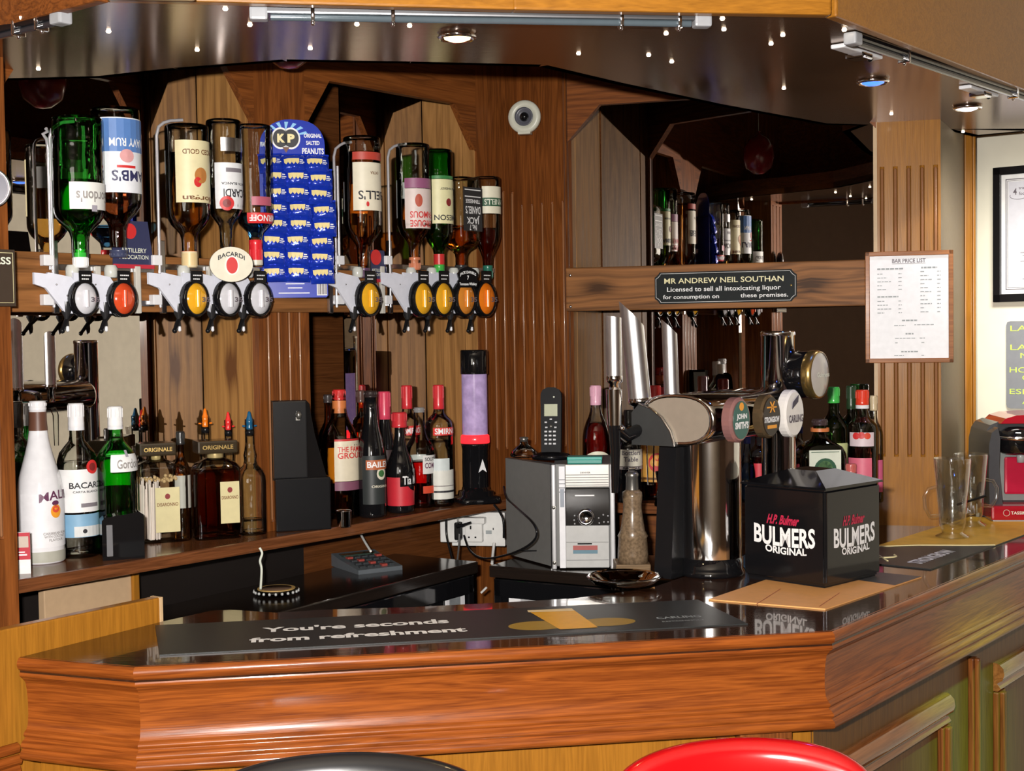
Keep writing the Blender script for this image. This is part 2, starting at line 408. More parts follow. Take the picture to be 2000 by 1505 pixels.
# pine side wall of the third alcove, splayed
sp0 = ony(1115, 600, 3.672); sp1 = ony(1177, 600, 3.89)
sv = (sp1-sp0); sv.z = 0; sl = sv.length; sa = math.atan2(sv.y, sv.x)
ws = bpy.data.objects.new('wall_splay', None); COL.objects.link(ws); struct(ws); ws.matrix_world = fmat(Vector((sp0.x, sp0.y, 0)), sa)
for i, (a, b_) in enumerate(((0, .045), (.045, sl-.004))):
    obj('plank', MB().cbox(a+.001, b_-.001, -.0, .016, SHZ, TOPZ, .002), kn2, ws)

# mirrors: glass sheets with a thin polished edge
def mirror(name, p, ang, width, z0, z1, label):
    o = thing(name, label, 'mirror', (p.x, p.y, z0), ang, 'sheets of mirror at the back of the bar alcoves')
    obj('glass_sheet', MB().box(0, width, 0, .005, 0, z1-z0), MIRROR, o)
    return o
e = .95
vM = Vector((math.cos(MA1), math.sin(MA1), 0))
mirror('alcove_mirror', q1 - vM*e, MA1, e, SHZ+.002, TOPZ-.01, 'tall mirror sheet behind the optics at the left end of the bar')
mirror('alcove_mirror', q2 - vM*.33, MA1, .33, SHZ+.002, TOPZ-.01, 'narrow mirror sheet between the fluted post and the corner, behind the lava lamp bottles')
m3 = ony(1178, 600, 3.885); m3.z = 0
PE = ony(1713, 600, 3.465); PE.z = 0
AM3 = math.atan2(PE.y-m3.y, PE.x-m3.x); L3 = (PE-m3).length
mirror('alcove_mirror', m3, AM3, L3, SHZ, TOPZ-.01, 'wide mirror sheet above and below the beam with the licence plaque')
struct(obj('wall_back_lining', MB().box(-.02, L3, .02, .06, SHZ, TOPZ), BROWN('X'), loc=m3, rot=(0,0,AM3)))

# right hand pilaster (honey oak) with return and door trim
PR0 = ony(1714, 600, 3.44); PR0.z = 0
AP = R_(-14)
dP = Vector((math.cos(AP), math.sin(AP), 0))
pe = onpl(1838, 600, (PR0.x, PR0.y, 1), Vector((-dP.y, dP.x, 0))); WP = (Vector((pe.x, pe.y, 0))-PR0).length
wp = bpy.data.objects.new('trim_1', None); COL.objects.link(wp); struct(wp); wp.matrix_world = fmat(PR0, AP)
mb = MB(); fluted(mb, 0, WP, 1.0, 2.35, 1.272, 1.99, 5, m=.012, gr=.0056, th=.03); 
flutes(obj('pilaster', mb, YELLOW('Z'), wp), mb, .75)
obj('edge_strip', MB().box(-.009, .0, -.002, .03, 1.0, 2.35), M('pale_edge', (.52,.36,.20), .5), wp)
# greyish return wall between pilaster and trim
p1 = ony(1838, 600, pe.y+.012); p2 = ony(1884, 600, 3.80)
rv = (p2-p1); rv.z = 0
struct(obj('wall_return', MB().box(0, rv.length, 0, .03, 1.0, 2.4), M('taupe_paint', (.26,.20,.12), .55), loc=(p1.x,p1.y,0), rot=(0,0,math.atan2(rv.y,rv.x))))
p3 = ony(1884, 600, 3.79)
t2 = MB().cbox(0, .017, -.004, .05, 1.0, 2.4, .003).cbox(.017, .022, .004, .05, 1.0, 2.4, .002).cbox(.022, .030, -.002, .05, 1.0, 2.4, .003)
struct(obj('trim_2', t2, YELLOW('Z'), loc=(p3.x,p3.y,0), rot=(0,0,R_(-5))))

# ------------------------------------------------------------------ beams
for nm, mtx, xa, xb, lab in (('rail_beam', fmat(L(0, FR, 0), AL), tl0-.02, TW2-.003, 'long stained beam across the left alcoves behind the optics'),
                             ('rail_beam', fmat(B1, AB), .002, WB-.026, 'stained knotty beam holding the licence plaque across the right alcove')):
    o = tag(obj(nm, MB().cbox(xa, xb, -.014, .006, ZB0, ZB1, .003), wood('beam_'+lab[:4], (.060,.024,.008), (.30,.125,.040), 'X', .55, .5, .0, knot=[(ZB0+.055, .72), (ZB0+.03,.02)] if 'knotty' in lab else None, contrast=1.3, pores=.3) if 'knotty' not in lab else wood('beam_knots', (.060,.024,.008), (.30,.125,.040), 'X', .5, .5, .0, contrast=1.3, pores=.3, knot=[(ZB0+.056, .635), (ZB0+.062, .09)])), lab, 'beam', None)
    o.matrix_world = mtx
    for x, z in ((xa+.012, ZB0+.012), (xa+.012, ZB1-.02)):
        obj('screw', MB().lathe([(0,0),(.004,0),(.0035,.0015),(0,.0018)], 10, T=Matrix.Translation((x,-.014,z)) @ Matrix.Rotation(PI/2,4,'X')), STEEL, o)
SLAB = .026
# ------------------------------------------------------------------ shelves
sh = tag(obj('bottle_shelf', MB().cbox(tl0-.14, TC-.03, -FR, AD+.02, SHZ-SLAB, SHZ, .004), wood('shelf_wood', (.06,.020,.008), (.20,.070,.025), 'X', 1, .2, .3, coat_rough=.05)), 'dark polished shelf of bottles along the left back wall', 'shelf')
sh.matrix_world = fmat(L(0, FR, 0), AL)
mb = MB(); iB = fmat(B1, AB).inverted(); q3 = iB @ Vector((m3.x,m3.y,0)); q4 = iB @ Vector((PE.x,PE.y,0)); q5 = iB @ sp0
sw = [(0,-.13),(WB-.01,-.13),(WB-.01,.02),(q4.x,q4.y+.02),(q3.x,q3.y+.02),(q5.x,q5.y)]
mb.slab(sw, SHZ-SLAB, SHZ)
s2 = tag(obj('bottle_shelf', mb, MATS['shelf_wood']), 'dark shelf under the licence plaque with liqueur bottles', 'shelf'); s2.matrix_world = fmat(B1, AB)

# ------------------------------------------------------------------ canopy over the counter
ZC = 2.10
backe = [(-140,160),(0,157),(200,152),(350,136),(560,120),(800,124),(1053,130),(1200,164),(1405,207),(1605,243),(1713,246),(1838,252),(1902,266),(2000,257),(2200,250)]
fronte = [(2200,268),(2010,186),(1612,40),(1000,27),(215,8),(0,66),(-140,104)]
bp_ = [onz(u, v, ZC) for u, v in backe]; fp_ = [onz(u, v, ZC-.012) for u, v in fronte]
can = thing('bar_canopy', 'wood and dark metal canopy hanging over the bar with small lights', 'canopy', (0,0,ZC))
soff = M('brushed_bronze', (.27,.155,.085), .18, .85)
if True:
    nt = soff.node_tree; b = nt.nodes['Principled BSDF']; N = nt.nodes
    b.inputs['Anisotropic'].default_value = .75
    tc = N.new('ShaderNodeTexCoord'); mp = N.new('ShaderNodeMapping'); mp.inputs['Scale'].default_value = (3, 240, 1)
    mp.inputs['Rotation'].default_value = (0,0,R_(5)); no = N.new('ShaderNodeTexNoise'); no.inputs['Scale'].default_value = 1; no.inputs['Detail'].default_value = 2
    nt.links.new(tc.outputs['Object'], mp.inputs[0]); nt.links.new(mp.outputs[0], no.inputs['Vector'])
    bpn = N.new('ShaderNodeBump'); bpn.inputs['Strength'].default_value = .10; bpn.inputs['Distance'].default_value = .0015
    nt.links.new(no.outputs['Fac'], bpn.inputs['Height']); nt.links.new(bpn.outputs[0], b.inputs['Normal'])
obj('soffit', MB().slab([(p.x,p.y) for p in bp_] + [(p.x,p.y) for p in fp_], 0, .02), soff, can)
def fascia(name, ptsuv, zb, h, th, m, out=0):
    P = [onz(u, v, ZC+zb) for u, v in ptsuv]
    mb = MB()
    for a, b in zip(P, P[1:]):
        d = (b-a); d.z = 0; ln = d.length; ang = math.atan2(d.y, d.x)
        mb.cbox(-.001, ln+.001, -th, 0, zb, zb+h, .004, T=fmat(Vector((a.x,a.y,0)), ang))
    return obj(name, mb, m, can)
fascia('front_fascia', [(212,6),(1000,26),(1612,36)], -.008, .50, .025, YELLOW('X'))
fascia('left_fascia', [(-200,124),(0,64),(214,6)], -.006, .50, .022, OAK('X'))
fascia('right_fascia', [(1610,36),(2010,188),(2200,270)], -.006, .50, .022, YELLOW('X'))
fascia('nosing', [(212,0),(380,4)], -.02, .02, .014, M('pale_edge'))
# back upstand, so that the canopy has a body
mb = MB()
for a, b in zip(bp_[:-1], bp_[1:]):
    d = b-a; mb.box(0, d.length, -.02, 0, .0, .06, T=fmat(Vector((a.x,a.y,0)), math.atan2(d.y,d.x)))
obj('back_upstand', mb, BROWN('X'), can)
# star lights
LED = M('star_led', (1,.8,.55), .3, emit=(1,.82,.60), es=9)
stars = [(43,35),(98,29),(212,61),(385,97),(75,134),(440,17),(488,48),(607,19),(606,94),(697,47),(800,50),(732,31),(1145,41),(1130,104),(1267,107),(1312,120),(1301,65),(1262,33),(1329,51),(1411,36),(1414,57),(1529,68),(1506,85),(1649,58),(1531,172),(1741,222),(1881,257)]
for i, (u, v) in enumerate(stars):
    p = onz(u, v, ZC)
    h = obj('star_light', MB().lathe([(0,-.003),(.003,-.0026),(.0042,0),(.0042,.002)], 10), LED, can, loc=(p.x,p.y,0))
# downlights
for (u, v, colr, es, lab) in ((893,68,(1,.72,.32),2.2,'warm white round downlight in the canopy above the bar middle'),
                         (1705,156,(.05,.16,1.0),1.3,'blue round downlight in the canopy on the right'),
                         (1890,207,(.95,.9,1.0),2.2,'white round downlight in the canopy nearest the cream wall')):
    p = onz(u, v, ZC); t = thing('downlight', lab, 'light', (p.x,p.y,ZC))
    obj('bezel', MB().lathe([(.031,0),(.034,-.004),(.030,-.008),(.024,-.004),(.022,.012)], 28), CHROME, t)
    obj('lamp', MB().lathe([(0,-.012),(.012,-.011),(.022,-.007),(.025,.006)], 24), M('downlight_lamp_%d'%u, colr, .3, emit=colr, es=es), t)
    pl = bpy.data.lights.new('downlight_glow', 'SPOT'); pl.energy = 2.2; pl.color = colr; pl.spot_size = R_(95); pl.shadow_soft_size = .02
    po = bpy.data.objects.new('downlight_glow', pl); COL.objects.link(po); po.location = (p.x,p.y,ZC-.012)
# strip lights along the canopy's front edge
def striplight(uv0, uv1, lab, tubem, plates, hm=None):
    a = onz(*uv0, ZC-.02); b = onz(*uv1, ZC-.02); d = b-a; ln = d.length; t = thing('strip_light', lab, 'light', (a.x,a.y,ZC), math.atan2(d.y,d.x))
    obj('housing', MB().cbox(0, ln, -.010, .010, -.012, -.0005, .003), hm or STEEL, t)
    obj('tube', MB().tube([(.03,0,-.016),(ln-.03,0,-.016)], .0055, 12), tubem, t)
    for x in plates:
        br = obj('bracket', MB().cbox(x*ln-.003, x*ln+.003, -.012, .012, -.024, -.0005, .002), CHROME, t)
        obj('screw', MB().sphere((x*ln, .0, -.025), .0035, 8), CHROME, br)
    for x in (0.012, ln-.012): obj('end_cap', MB().cbox(x-.014, x+.014, -.012, .012, -.022, -.001, .004), M('grey_plastic', (.35,.36,.38), .35), t)
    return t
striplight((490,38),(1385,52),'clear tube strip light with metal brackets above the front counter', M('tube_glass', (.10,.13,.15), .08, .2, coat=.6), (.13,.30,.80,.93), M('dark_aluminium', (.22,.22,.23), .3, .9))
striplight((1660,84),(2080,222),'dark tube strip light behind the right canopy fascia', M('dark_tube', (.03,.03,.035), .12, coat=.6), (.2,.7), BLACKG)
striplight((-90,97),(128,44),'short tube strip light at the left canopy corner', MATS['dark_tube'], (.6,.8), BLACKG)
for (u, v, lab) in ((1678,104,'crumpled white fitting plate under the right canopy near its bend'),(1915,180,'pale fitting plate under the right canopy near the white downlight')):
    p = onz(u, v, ZC-.006); t = thing('fitting_plate', lab, 'fitting', (p.x,p.y,ZC-.001), R_(50))
    obj('plate', MB().cbox(-.085,.07,-.014,.014,-.008,0,.003), WHITE, t); obj('clip', MB().cbox(-.02,.02,-.018,.018,-.016,-.006,.003), CHROME, t)
    obj('screw', MB().sphere((.045,0,-.010),.005,8), BLACK, t)
# dark box in the canopy's upper right corner
p = onz(1925, 8, 2.0)
# ------------------------------------------------------------------ counter
ZT = 1.10
front = [onz(u, v, ZT) for u, v in ((38,1283),(263,1302),(1625,1232),(2000,1075))]
ext = front[-1] + (front[-1]-front[-2]).normalized()*.9
outer = front + [ext]
inner_uv = [(2300,985),(2000,984),(1905,995),(1712,1005),(1560,1042),(1480,1072),(1330,1128),(1270,1148),(1120,1168),(980,1176),(805,1185),(630,1190),(539,1196),(451,1190),(413,1192),(322,1212)]
inner = [onz(u, v, ZT) for u, v in inner_uv]
ct = thing('bar_counter', 'angled bar counter with a glossy dark top and moulded oak front', 'counter', (0,0,0))
TOPM = wood('counter_top', (.018,.007,.004), (.060,.022,.010), 'X', .8, .12, .6, coat_rough=.03, contrast=.6)
obj('counter_top', MB().slab([(p.x,p.y) for p in outer+inner], ZT-.03, ZT), TOPM, ct)
# moulded apron swept round the outside
def sweep(mb, path, prof, smooth=False):
    n = len(path); vs = []; m = len(prof)
    for i, p in enumerate(path):
        d0 = (path[i]-path[i-1]).normalized() if i > 0 else (path[1]-path[0]).normalized()
        d1 = (path[i+1]-path[i]).normalized() if i < n-1 else d0
        n0 = Vector((d0.y,-d0.x,0)); n1 = Vector((d1.y,-d1.x,0)); bi = (n0+n1).normalized(); k = 1/max(.3, bi.dot(n0))
        for o, z in prof: vs.append(Vector((p.x,p.y,0)) + bi*o*k + Vector((0,0,z)))
    for i in range(n-1):
        for j in range(m-1):
            a = i*m+j; mb.add([vs[a],vs[a+m],vs[a+m+1],vs[a+1]], [(0,1,2,3)], smooth)
    return mb
lip = [(-.004,.0003),(.002,-.0008),(.0055,-.005),(.0068,-.011),(.005,-.017),(.0005,-.020)]
mold_t = [(.0005,-.020),(-.001,-.022),(.0005,-.025),(.0015,-.029),(-.002,-.0325),(-.0055,-.034),(-.0055,-.036),(-.0085,-.038),(-.012,-.043)]
board = [(-.012,-.043),(-.0145,-.055),(-.0165,-.075),(-.0165,-.095),(-.0145,-.110),(-.011,-.117)]
mold_b = [(-.011,-.117),(-.0075,-.119),(-.004,-.1225),(-.0045,-.126),(-.0075,-.128),(-.0075,-.130),(-.002,-.1325),(.003,-.137),(.0035,-.141),(-.001,-.1445),(-.001,-.146),(.004,-.149),(.0065,-.154),(.0045,-.160),(-.002,-.163),(-.03,-.164)]
sc_ = lambda pr: [(o, ZT+z) for o, z in pr]
segs = list(zip(outer, outer[1:]))
RO = REDOAK('X')
def seg_obj(name, prof, mat, par=ct):
    """one mitred length per side of the counter"""
    for i in range(len(outer)-2 if False else len(outer)-1):
        if i == 3: continue
        path = outer[:]
        if i == 2: path = outer[:3] + [ext]
        n = len(path); m = MB()
        def off(idx, o):
            d0 = (path[idx]-path[idx-1]).normalized() if idx > 0 else (path[1]-path[0]).normalized()
            d1 = (path[idx+1]-path[idx]).normalized() if idx < n-1 else d0
            n0 = Vector((d0.y,-d0.x,0)); n1 = Vector((d1.y,-d1.x,0)); bi = (n0+n1).normalized(); return path[idx] + bi*(o/max(.3,bi.dot(n0)))
        d = (path[i+1]-path[i]); ang = math.atan2(d.y, d.x); org = Vector((path[i].x,path[i].y,ZT-.08)); inv = fmat(org, ang).inverted()
        vs = []
        for idx in (i, i+1):
            for o, z in prof:
                p = off(idx, o); vs.append(inv @ Vector((p.x,p.y,z)))
        k = len(prof); fs = [(j, k+j, k+j+1, j+1) for j in range(k-1)]
        fs = [tuple(reversed(f)) for f in fs]
        m.add(vs, fs, True)
        o = obj(name, m, mat, par); o.matrix_world = fmat(org, ang)
seg_obj('nosing', sc_(lip), RO); seg_obj('top_moulding', sc_(mold_t), RO); seg_obj('apron_board', sc_(board), RO); seg_obj('bottom_moulding', sc_(mold_b), RO)
# counter body below the apron
def inset(path, o):
    out = []
    for i, p in enumerate(path):
        d0 = (path[i]-path[i-1]).normalized() if i > 0 else (path[1]-path[0]).normalized()
        d1 = (path[i+1]-path[i]).normalized() if i < len(path)-1 else d0
        n0 = Vector((d0.y,-d0.x,0)); n1 = Vector((d1.y,-d1.x,0)); bi = (n0+n1).normalized(); out.append(p + bi*(o/max(.3,bi.dot(n0))))
    return out
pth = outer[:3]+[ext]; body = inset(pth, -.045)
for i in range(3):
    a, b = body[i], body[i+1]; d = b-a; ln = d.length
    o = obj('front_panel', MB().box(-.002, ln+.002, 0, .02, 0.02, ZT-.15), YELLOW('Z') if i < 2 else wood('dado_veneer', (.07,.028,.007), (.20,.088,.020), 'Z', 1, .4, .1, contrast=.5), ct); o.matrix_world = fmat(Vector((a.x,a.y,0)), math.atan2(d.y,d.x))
# dado panels on the right hand run
a, b = body[2], body[3]; d = (b-a).normalized(); ang = math.atan2(d.y,d.x); nn = Vector((-d.y,d.x,0))
def rp(u, v, o=0):
    p = onpl(u, v, Vector((a.x,a.y,1))+nn*o, nn); return (p-Vector((a.x,a.y,0))).dot(d), p.z
def rail(par, x0, x1, zc, h, name='panel_rail'):
    prof = [(0,-.5),(-.010,-.5),(-.016,-.40),(-.012,-.30),(-.008,-.24),(-.010,-.2),(-.020,-.1),(-.024,.1),(-.022,.32),(-.014,.45),(-.008,.5),(0,.5)]
    m = MB(); k = len(prof)
    vs = [(x0, y, zc+z*h) for y, z in prof] + [(x1, y, zc+z*h) for y, z in prof]
    m.add(vs, [(j, j+1, k+j+1, k+j) for j in range(k-1)], True); m.add(vs[:k], [list(range(k))]); m.add(vs[k:], [list(range(k-1,-1,-1))])
    o = obj(name, m, wood('moulding_oak', (.14,.045,.013), (.33,.12,.035), 'X', 1, .16, .9, coat_rough=.04), par); o.matrix_world = fmat(Vector((a.x,a.y,0)), ang); return o
def stile(par, xc, wd, z0, z1, name='panel_stile'):
    m = MB().cbox(xc-wd/2, xc+wd/2, -.012, 0, z0, z1, .003).cbox(xc-wd*.28, xc+wd*.12, -.022, -.01, z0, z1, .004)
    o = obj(name, m, OAK('Z'), par); o.matrix_world = fmat(Vector((a.x,a.y,0)), ang); return o
xr, zr = rp(1862, 1372, -.02); x2, z2 = rp(1958, 1312, -.02)
rail(ct, .10, xr, zr-.012, .062); rail(ct, x2, 1.9, zr-.012, .062)
stile(ct, xr-.012, .045, .15, zr-.045); stile(ct, x2+.022, .05, .15, zr-.045); stile(ct, .12, .045, .15, zr-.045)
xm, _ = rp(1895, 1350); stile(ct, xm, .028, .1, ZT-.20, 'panel_fillet')
rail(ct, .10, xr, .2, .05); rail(ct, x2, 1.9, .2, .05)
# carved corbel and post under the front apron
a2, b2 = body[1], body[2]; d2 = (b2-a2).normalized(); n2 = Vector((-d2.y,d2.x,0))
def fp(u, v): 
    p = onpl(u, v, Vector((a2.x,a2.y,1)), n2); return (p-Vector((a2.x,a2.y,0))).dot(d2), p.z
xx, zz = fp(1485, 1446)
mb = MB().cbox(xx-.045, xx+.045, -.03, 0, .2, ZT-.164, .004)
for k in range(5): mb.sphere((xx-.034+.017*k, -.036, ZT-.185-.004*(k%2)), .0095, 8)
o = obj('corbel', mb, OAK('Z'), ct); o.matrix_world = fmat(Vector((a2.x,a2.y,0)), math.atan2(d2.y,d2.x))
xx, zz = fp(1410, 1446); o = obj('post', MB().cbox(xx-.011, xx+.011, -.008, 0, .1, ZT-.164, .003), OAK('Z'), ct); o.matrix_world = fmat(Vector((a2.x,a2.y,0)), math.atan2(d2.y,d2.x))

# side panel at the counter's left end, with its moulding and the pale board behind
s0 = onz(38, 1276, ZT); s1 = onz(320, 1213, ZT); sd = (s1-s0); sd.z = 0; sang = math.atan2(sd.y, sd.x); sl = sd.length
ztop = EYE + (ony(320, 1166, s1.y).z - EYE)
sp = tag(obj('side_panel', MB().cbox(-1.2, sl, 0, .022, 0, ztop, .003), YELLOW('Z')), 'honey brown upright panel closing the left end of the counter', 'panel')
sp.matrix_world = fmat(Vector((s0.x,s0.y,0)) + Vector((-math.sin(sang),math.cos(sang),0))*.004, sang)
zz = ony(20, 1455, s0.y).z
for k, (dz, oo) in enumerate(((0,.018),(-.018,.026),(-.034,.018))):
    obj('skirting_moulding', MB().tube([(-1.2,-oo*.5,zz+dz),(-.012,-oo*.5,zz+dz)], .009, 8), RO, sp)
obj('end_strip', MB().cbox(sl-.006, sl+.001, -.002, .024, 0, ztop+.0005, .001), M('pale_edge'), sp)

# back worktops over the bottle fridges
ZW = 1.04
c1 = onz(934, 1096, ZW); wl1 = onz(577, 1187, ZW)
dark = wood('worktop_dark', (.008,.006,.005), (.020,.013,.010), 'X', .8, .16, .5, contrast=.5)
def fridge(name, corner, ang, xa, xb, dep, lab, stickers):
    t = thing(name, lab, 'fridge', (corner.x,corner.y,0), ang)
    obj('worktop', MB().cbox(xa, xb, 0, dep, ZW-.028, ZW, .003), dark, t)
    obj('cabinet', MB().box(xa+.005, xb-.005, .02, dep-.01, .02, ZW-.03), BLACK, t)
    obj('door_frame', MB().cbox(xa+.01, xb-.012, .004, .02, ZW-.075, ZW-.031, .003).cbox(xb-.035, xb-.012, .004, .02, .1, ZW-.031, .003).cbox(xa+.01, xa+.03, .004, .02, .1, ZW-.031, .003), BLACKG, t)
    obj('glass_door', MB().box(xa+.03, xb-.035, .010, .014, .1, ZW-.075), BLACKG, t)
    for (x0, x1, z0, z1, m) in stickers: obj('notice', MB().box(x0, x1, .006, .009, z0, z1), m, t)
    return t
wd1 = c1 - wl1; wd1.z = 0; a1 = math.atan2(wd1.y, wd1.x)
fridge('bottle_fridge', c1, a1, -1.35, 0, .26, 'black bottle fridge with a dark worktop below the left shelf', [(-.125,-.05,ZW-.25,ZW-.07,WHITE),(-.112,-.068,ZW-.25,ZW-.075,M('grey_print', (.30,.33,.34), .5))])
c2 = onz(955, 1104, ZW); c3 = onz(1270, 1130, ZW); wd2 = c3-c2; wd2.z = 0; a2_ = math.atan2(wd2.y, wd2.x)
fridge('bottle_fridge', c2, a2_, 0, .62, .30, 'black bottle fridge with a worktop carrying the stereo', [(.050,.19,ZW-.14,ZW-.055,WHITE),(.082,.125,ZW-.12,ZW-.058,MATS['grey_print'])])
# ------------------------------------------------------------------ bottles
def gl(kind):
    return {'clear': lambda: CLEAR,
            'green': lambda: glassm('green_glass', (.22,.76,.25), .45),
            'dkgreen': lambda: glassm('dark_green_glass', (.28,.50,.22), .4),
            'amberg': lambda: glassm('amber_glass', (.80,.48,.20), .4),
            'black': lambda: BLACKG,
            'white': lambda: M('white_coated_glass', (.80,.80,.83), .12, coat=.8)}[kind]()
def lq(kind):
    return {'amber': lambda: glassm('whisky', (.99,.72,.34), .55, ior=1.33),
            'rum': lambda: glassm('dark_rum', (.66,.32,.18), .5, ior=1.33),
            'dkamber': lambda: glassm('dark_whisky', (.95,.62,.28), .5, ior=1.33),
            'clear': lambda: glassm('clear_spirit', (.93,.95,.96), .7, ior=1.33),
            'blue': lambda: glassm('blue_tint_liquid', (.35,.65,.98), .5, ior=1.33),
            'red': lambda: glassm('red_liqueur', (.93,.22,.22), .5, ior=1.33),
            'pink': lambda: glassm('pink_gin', (.98,.50,.60), .5, ior=1.33),
            'green': lambda: glassm('gin_in_green', (.60,.96,.60), .6, ior=1.33)}[kind]()
# profile: (radius, height) of 1; last point is the neck's mouth
PROF = {
 'spirit': [(.90,0),(.985,.008),(1,.03),(1,.60),(.985,.635),(.93,.665),(.80,.70),(.58,.735),(.42,.765),(.36,.80),(.345,.83),(.34,.93)],
 'tall':   [(.90,0),(.985,.008),(1,.03),(1,.66),(.97,.69),(.85,.715),(.60,.745),(.44,.765),(.37,.80),(.35,.83),(.35,.93)],
 'round':  [(.90,0),(.985,.008),(1,.03),(1,.50),(.98,.56),(.90,.62),(.74,.68),(.55,.73),(.42,.78),(.36,.83),(.34,.95)],
 'slope':  [(.93,0),(.99,.008),(1,.03),(1,.40),(.97,.46),(.88,.53),(.74,.60),(.60,.67),(.48,.74),(.40,.81),(.36,.88),(.36,.965)],
 'wine':   [(.92,0),(.99,.008),(1,.03),(1,.56),(.96,.61),(.80,.67),(.56,.72),(.42,.76),(.37,.80),(.36,.96)],
 'bailey': [(.92,0),(.99,.01),(1,.03),(1,.46),(.95,.54),(.80,.62),(.62,.70),(.52,.78),(.47,.86),(.46,.96)],
 'bulb':   [(.86,0),(.95,.01),(.98,.03),(1,.20),(1.02,.36),(.98,.45),(.82,.54),(.60,.61),(.46,.68),(.38,.76),(.34,.84),(.33,.96)],
 'comfort':[(.88,0),(.96,.01),(.98,.03),(.96,.30),(.98,.40),(1,.50),(.96,.58),(.80,.64),(.56,.70),(.42,.76),(.36,.83),(.36,.95)],
 'square': [(.95,0),(.99,.006),(1,.02),(1,.60),(.99,.64),(.93,.68),(.75,.72),(.50,.75),(.38,.79),(.36,.83),(.36,.94)],
 'amaretto':[(.95,0),(.99,.006),(1,.02),(1,.66),(.97,.71),(.84,.76),(.60,.79),(.36,.81),(.26,.83),(.25,.93)],
 'decanter':[(.95,0),(.99,.006),(1,.02),(1,.42),(.97,.47),(.80,.52),(.48,.56),(.40,.60),(.44,.64),(.36,.68),(.30,.74),(.30,.93)],
 'flat':   [(.90,0),(.98,.01),(1,.03),(1,.58),(.97,.63),(.86,.68),(.62,.72),(.40,.755),(.34,.79),(.34,.93)],
 'jager':  [(.95,0),(.99,.01),(1,.03),(1,.56),(.97,.62),(.84,.69),(.56,.74),(.36,.78),(.28,.83),(.27,.95)],
}
def sub(prof, z0, z1, k):
    out = []
    for (r0, a), (r1, b) in zip(prof, prof[1:]):
        if b <= z0 or a >= z1: continue
        for z in (max(a, z0), min(b, z1)):
            r = r0 + (r1-r0)*(z-a)/(b-a) if b > a else r1
            if not out or z - out[-1][1] > 1e-6: out.append((r*k, z))
    return [(0, out[0][1])] + out + [(0, out[-1][1])]
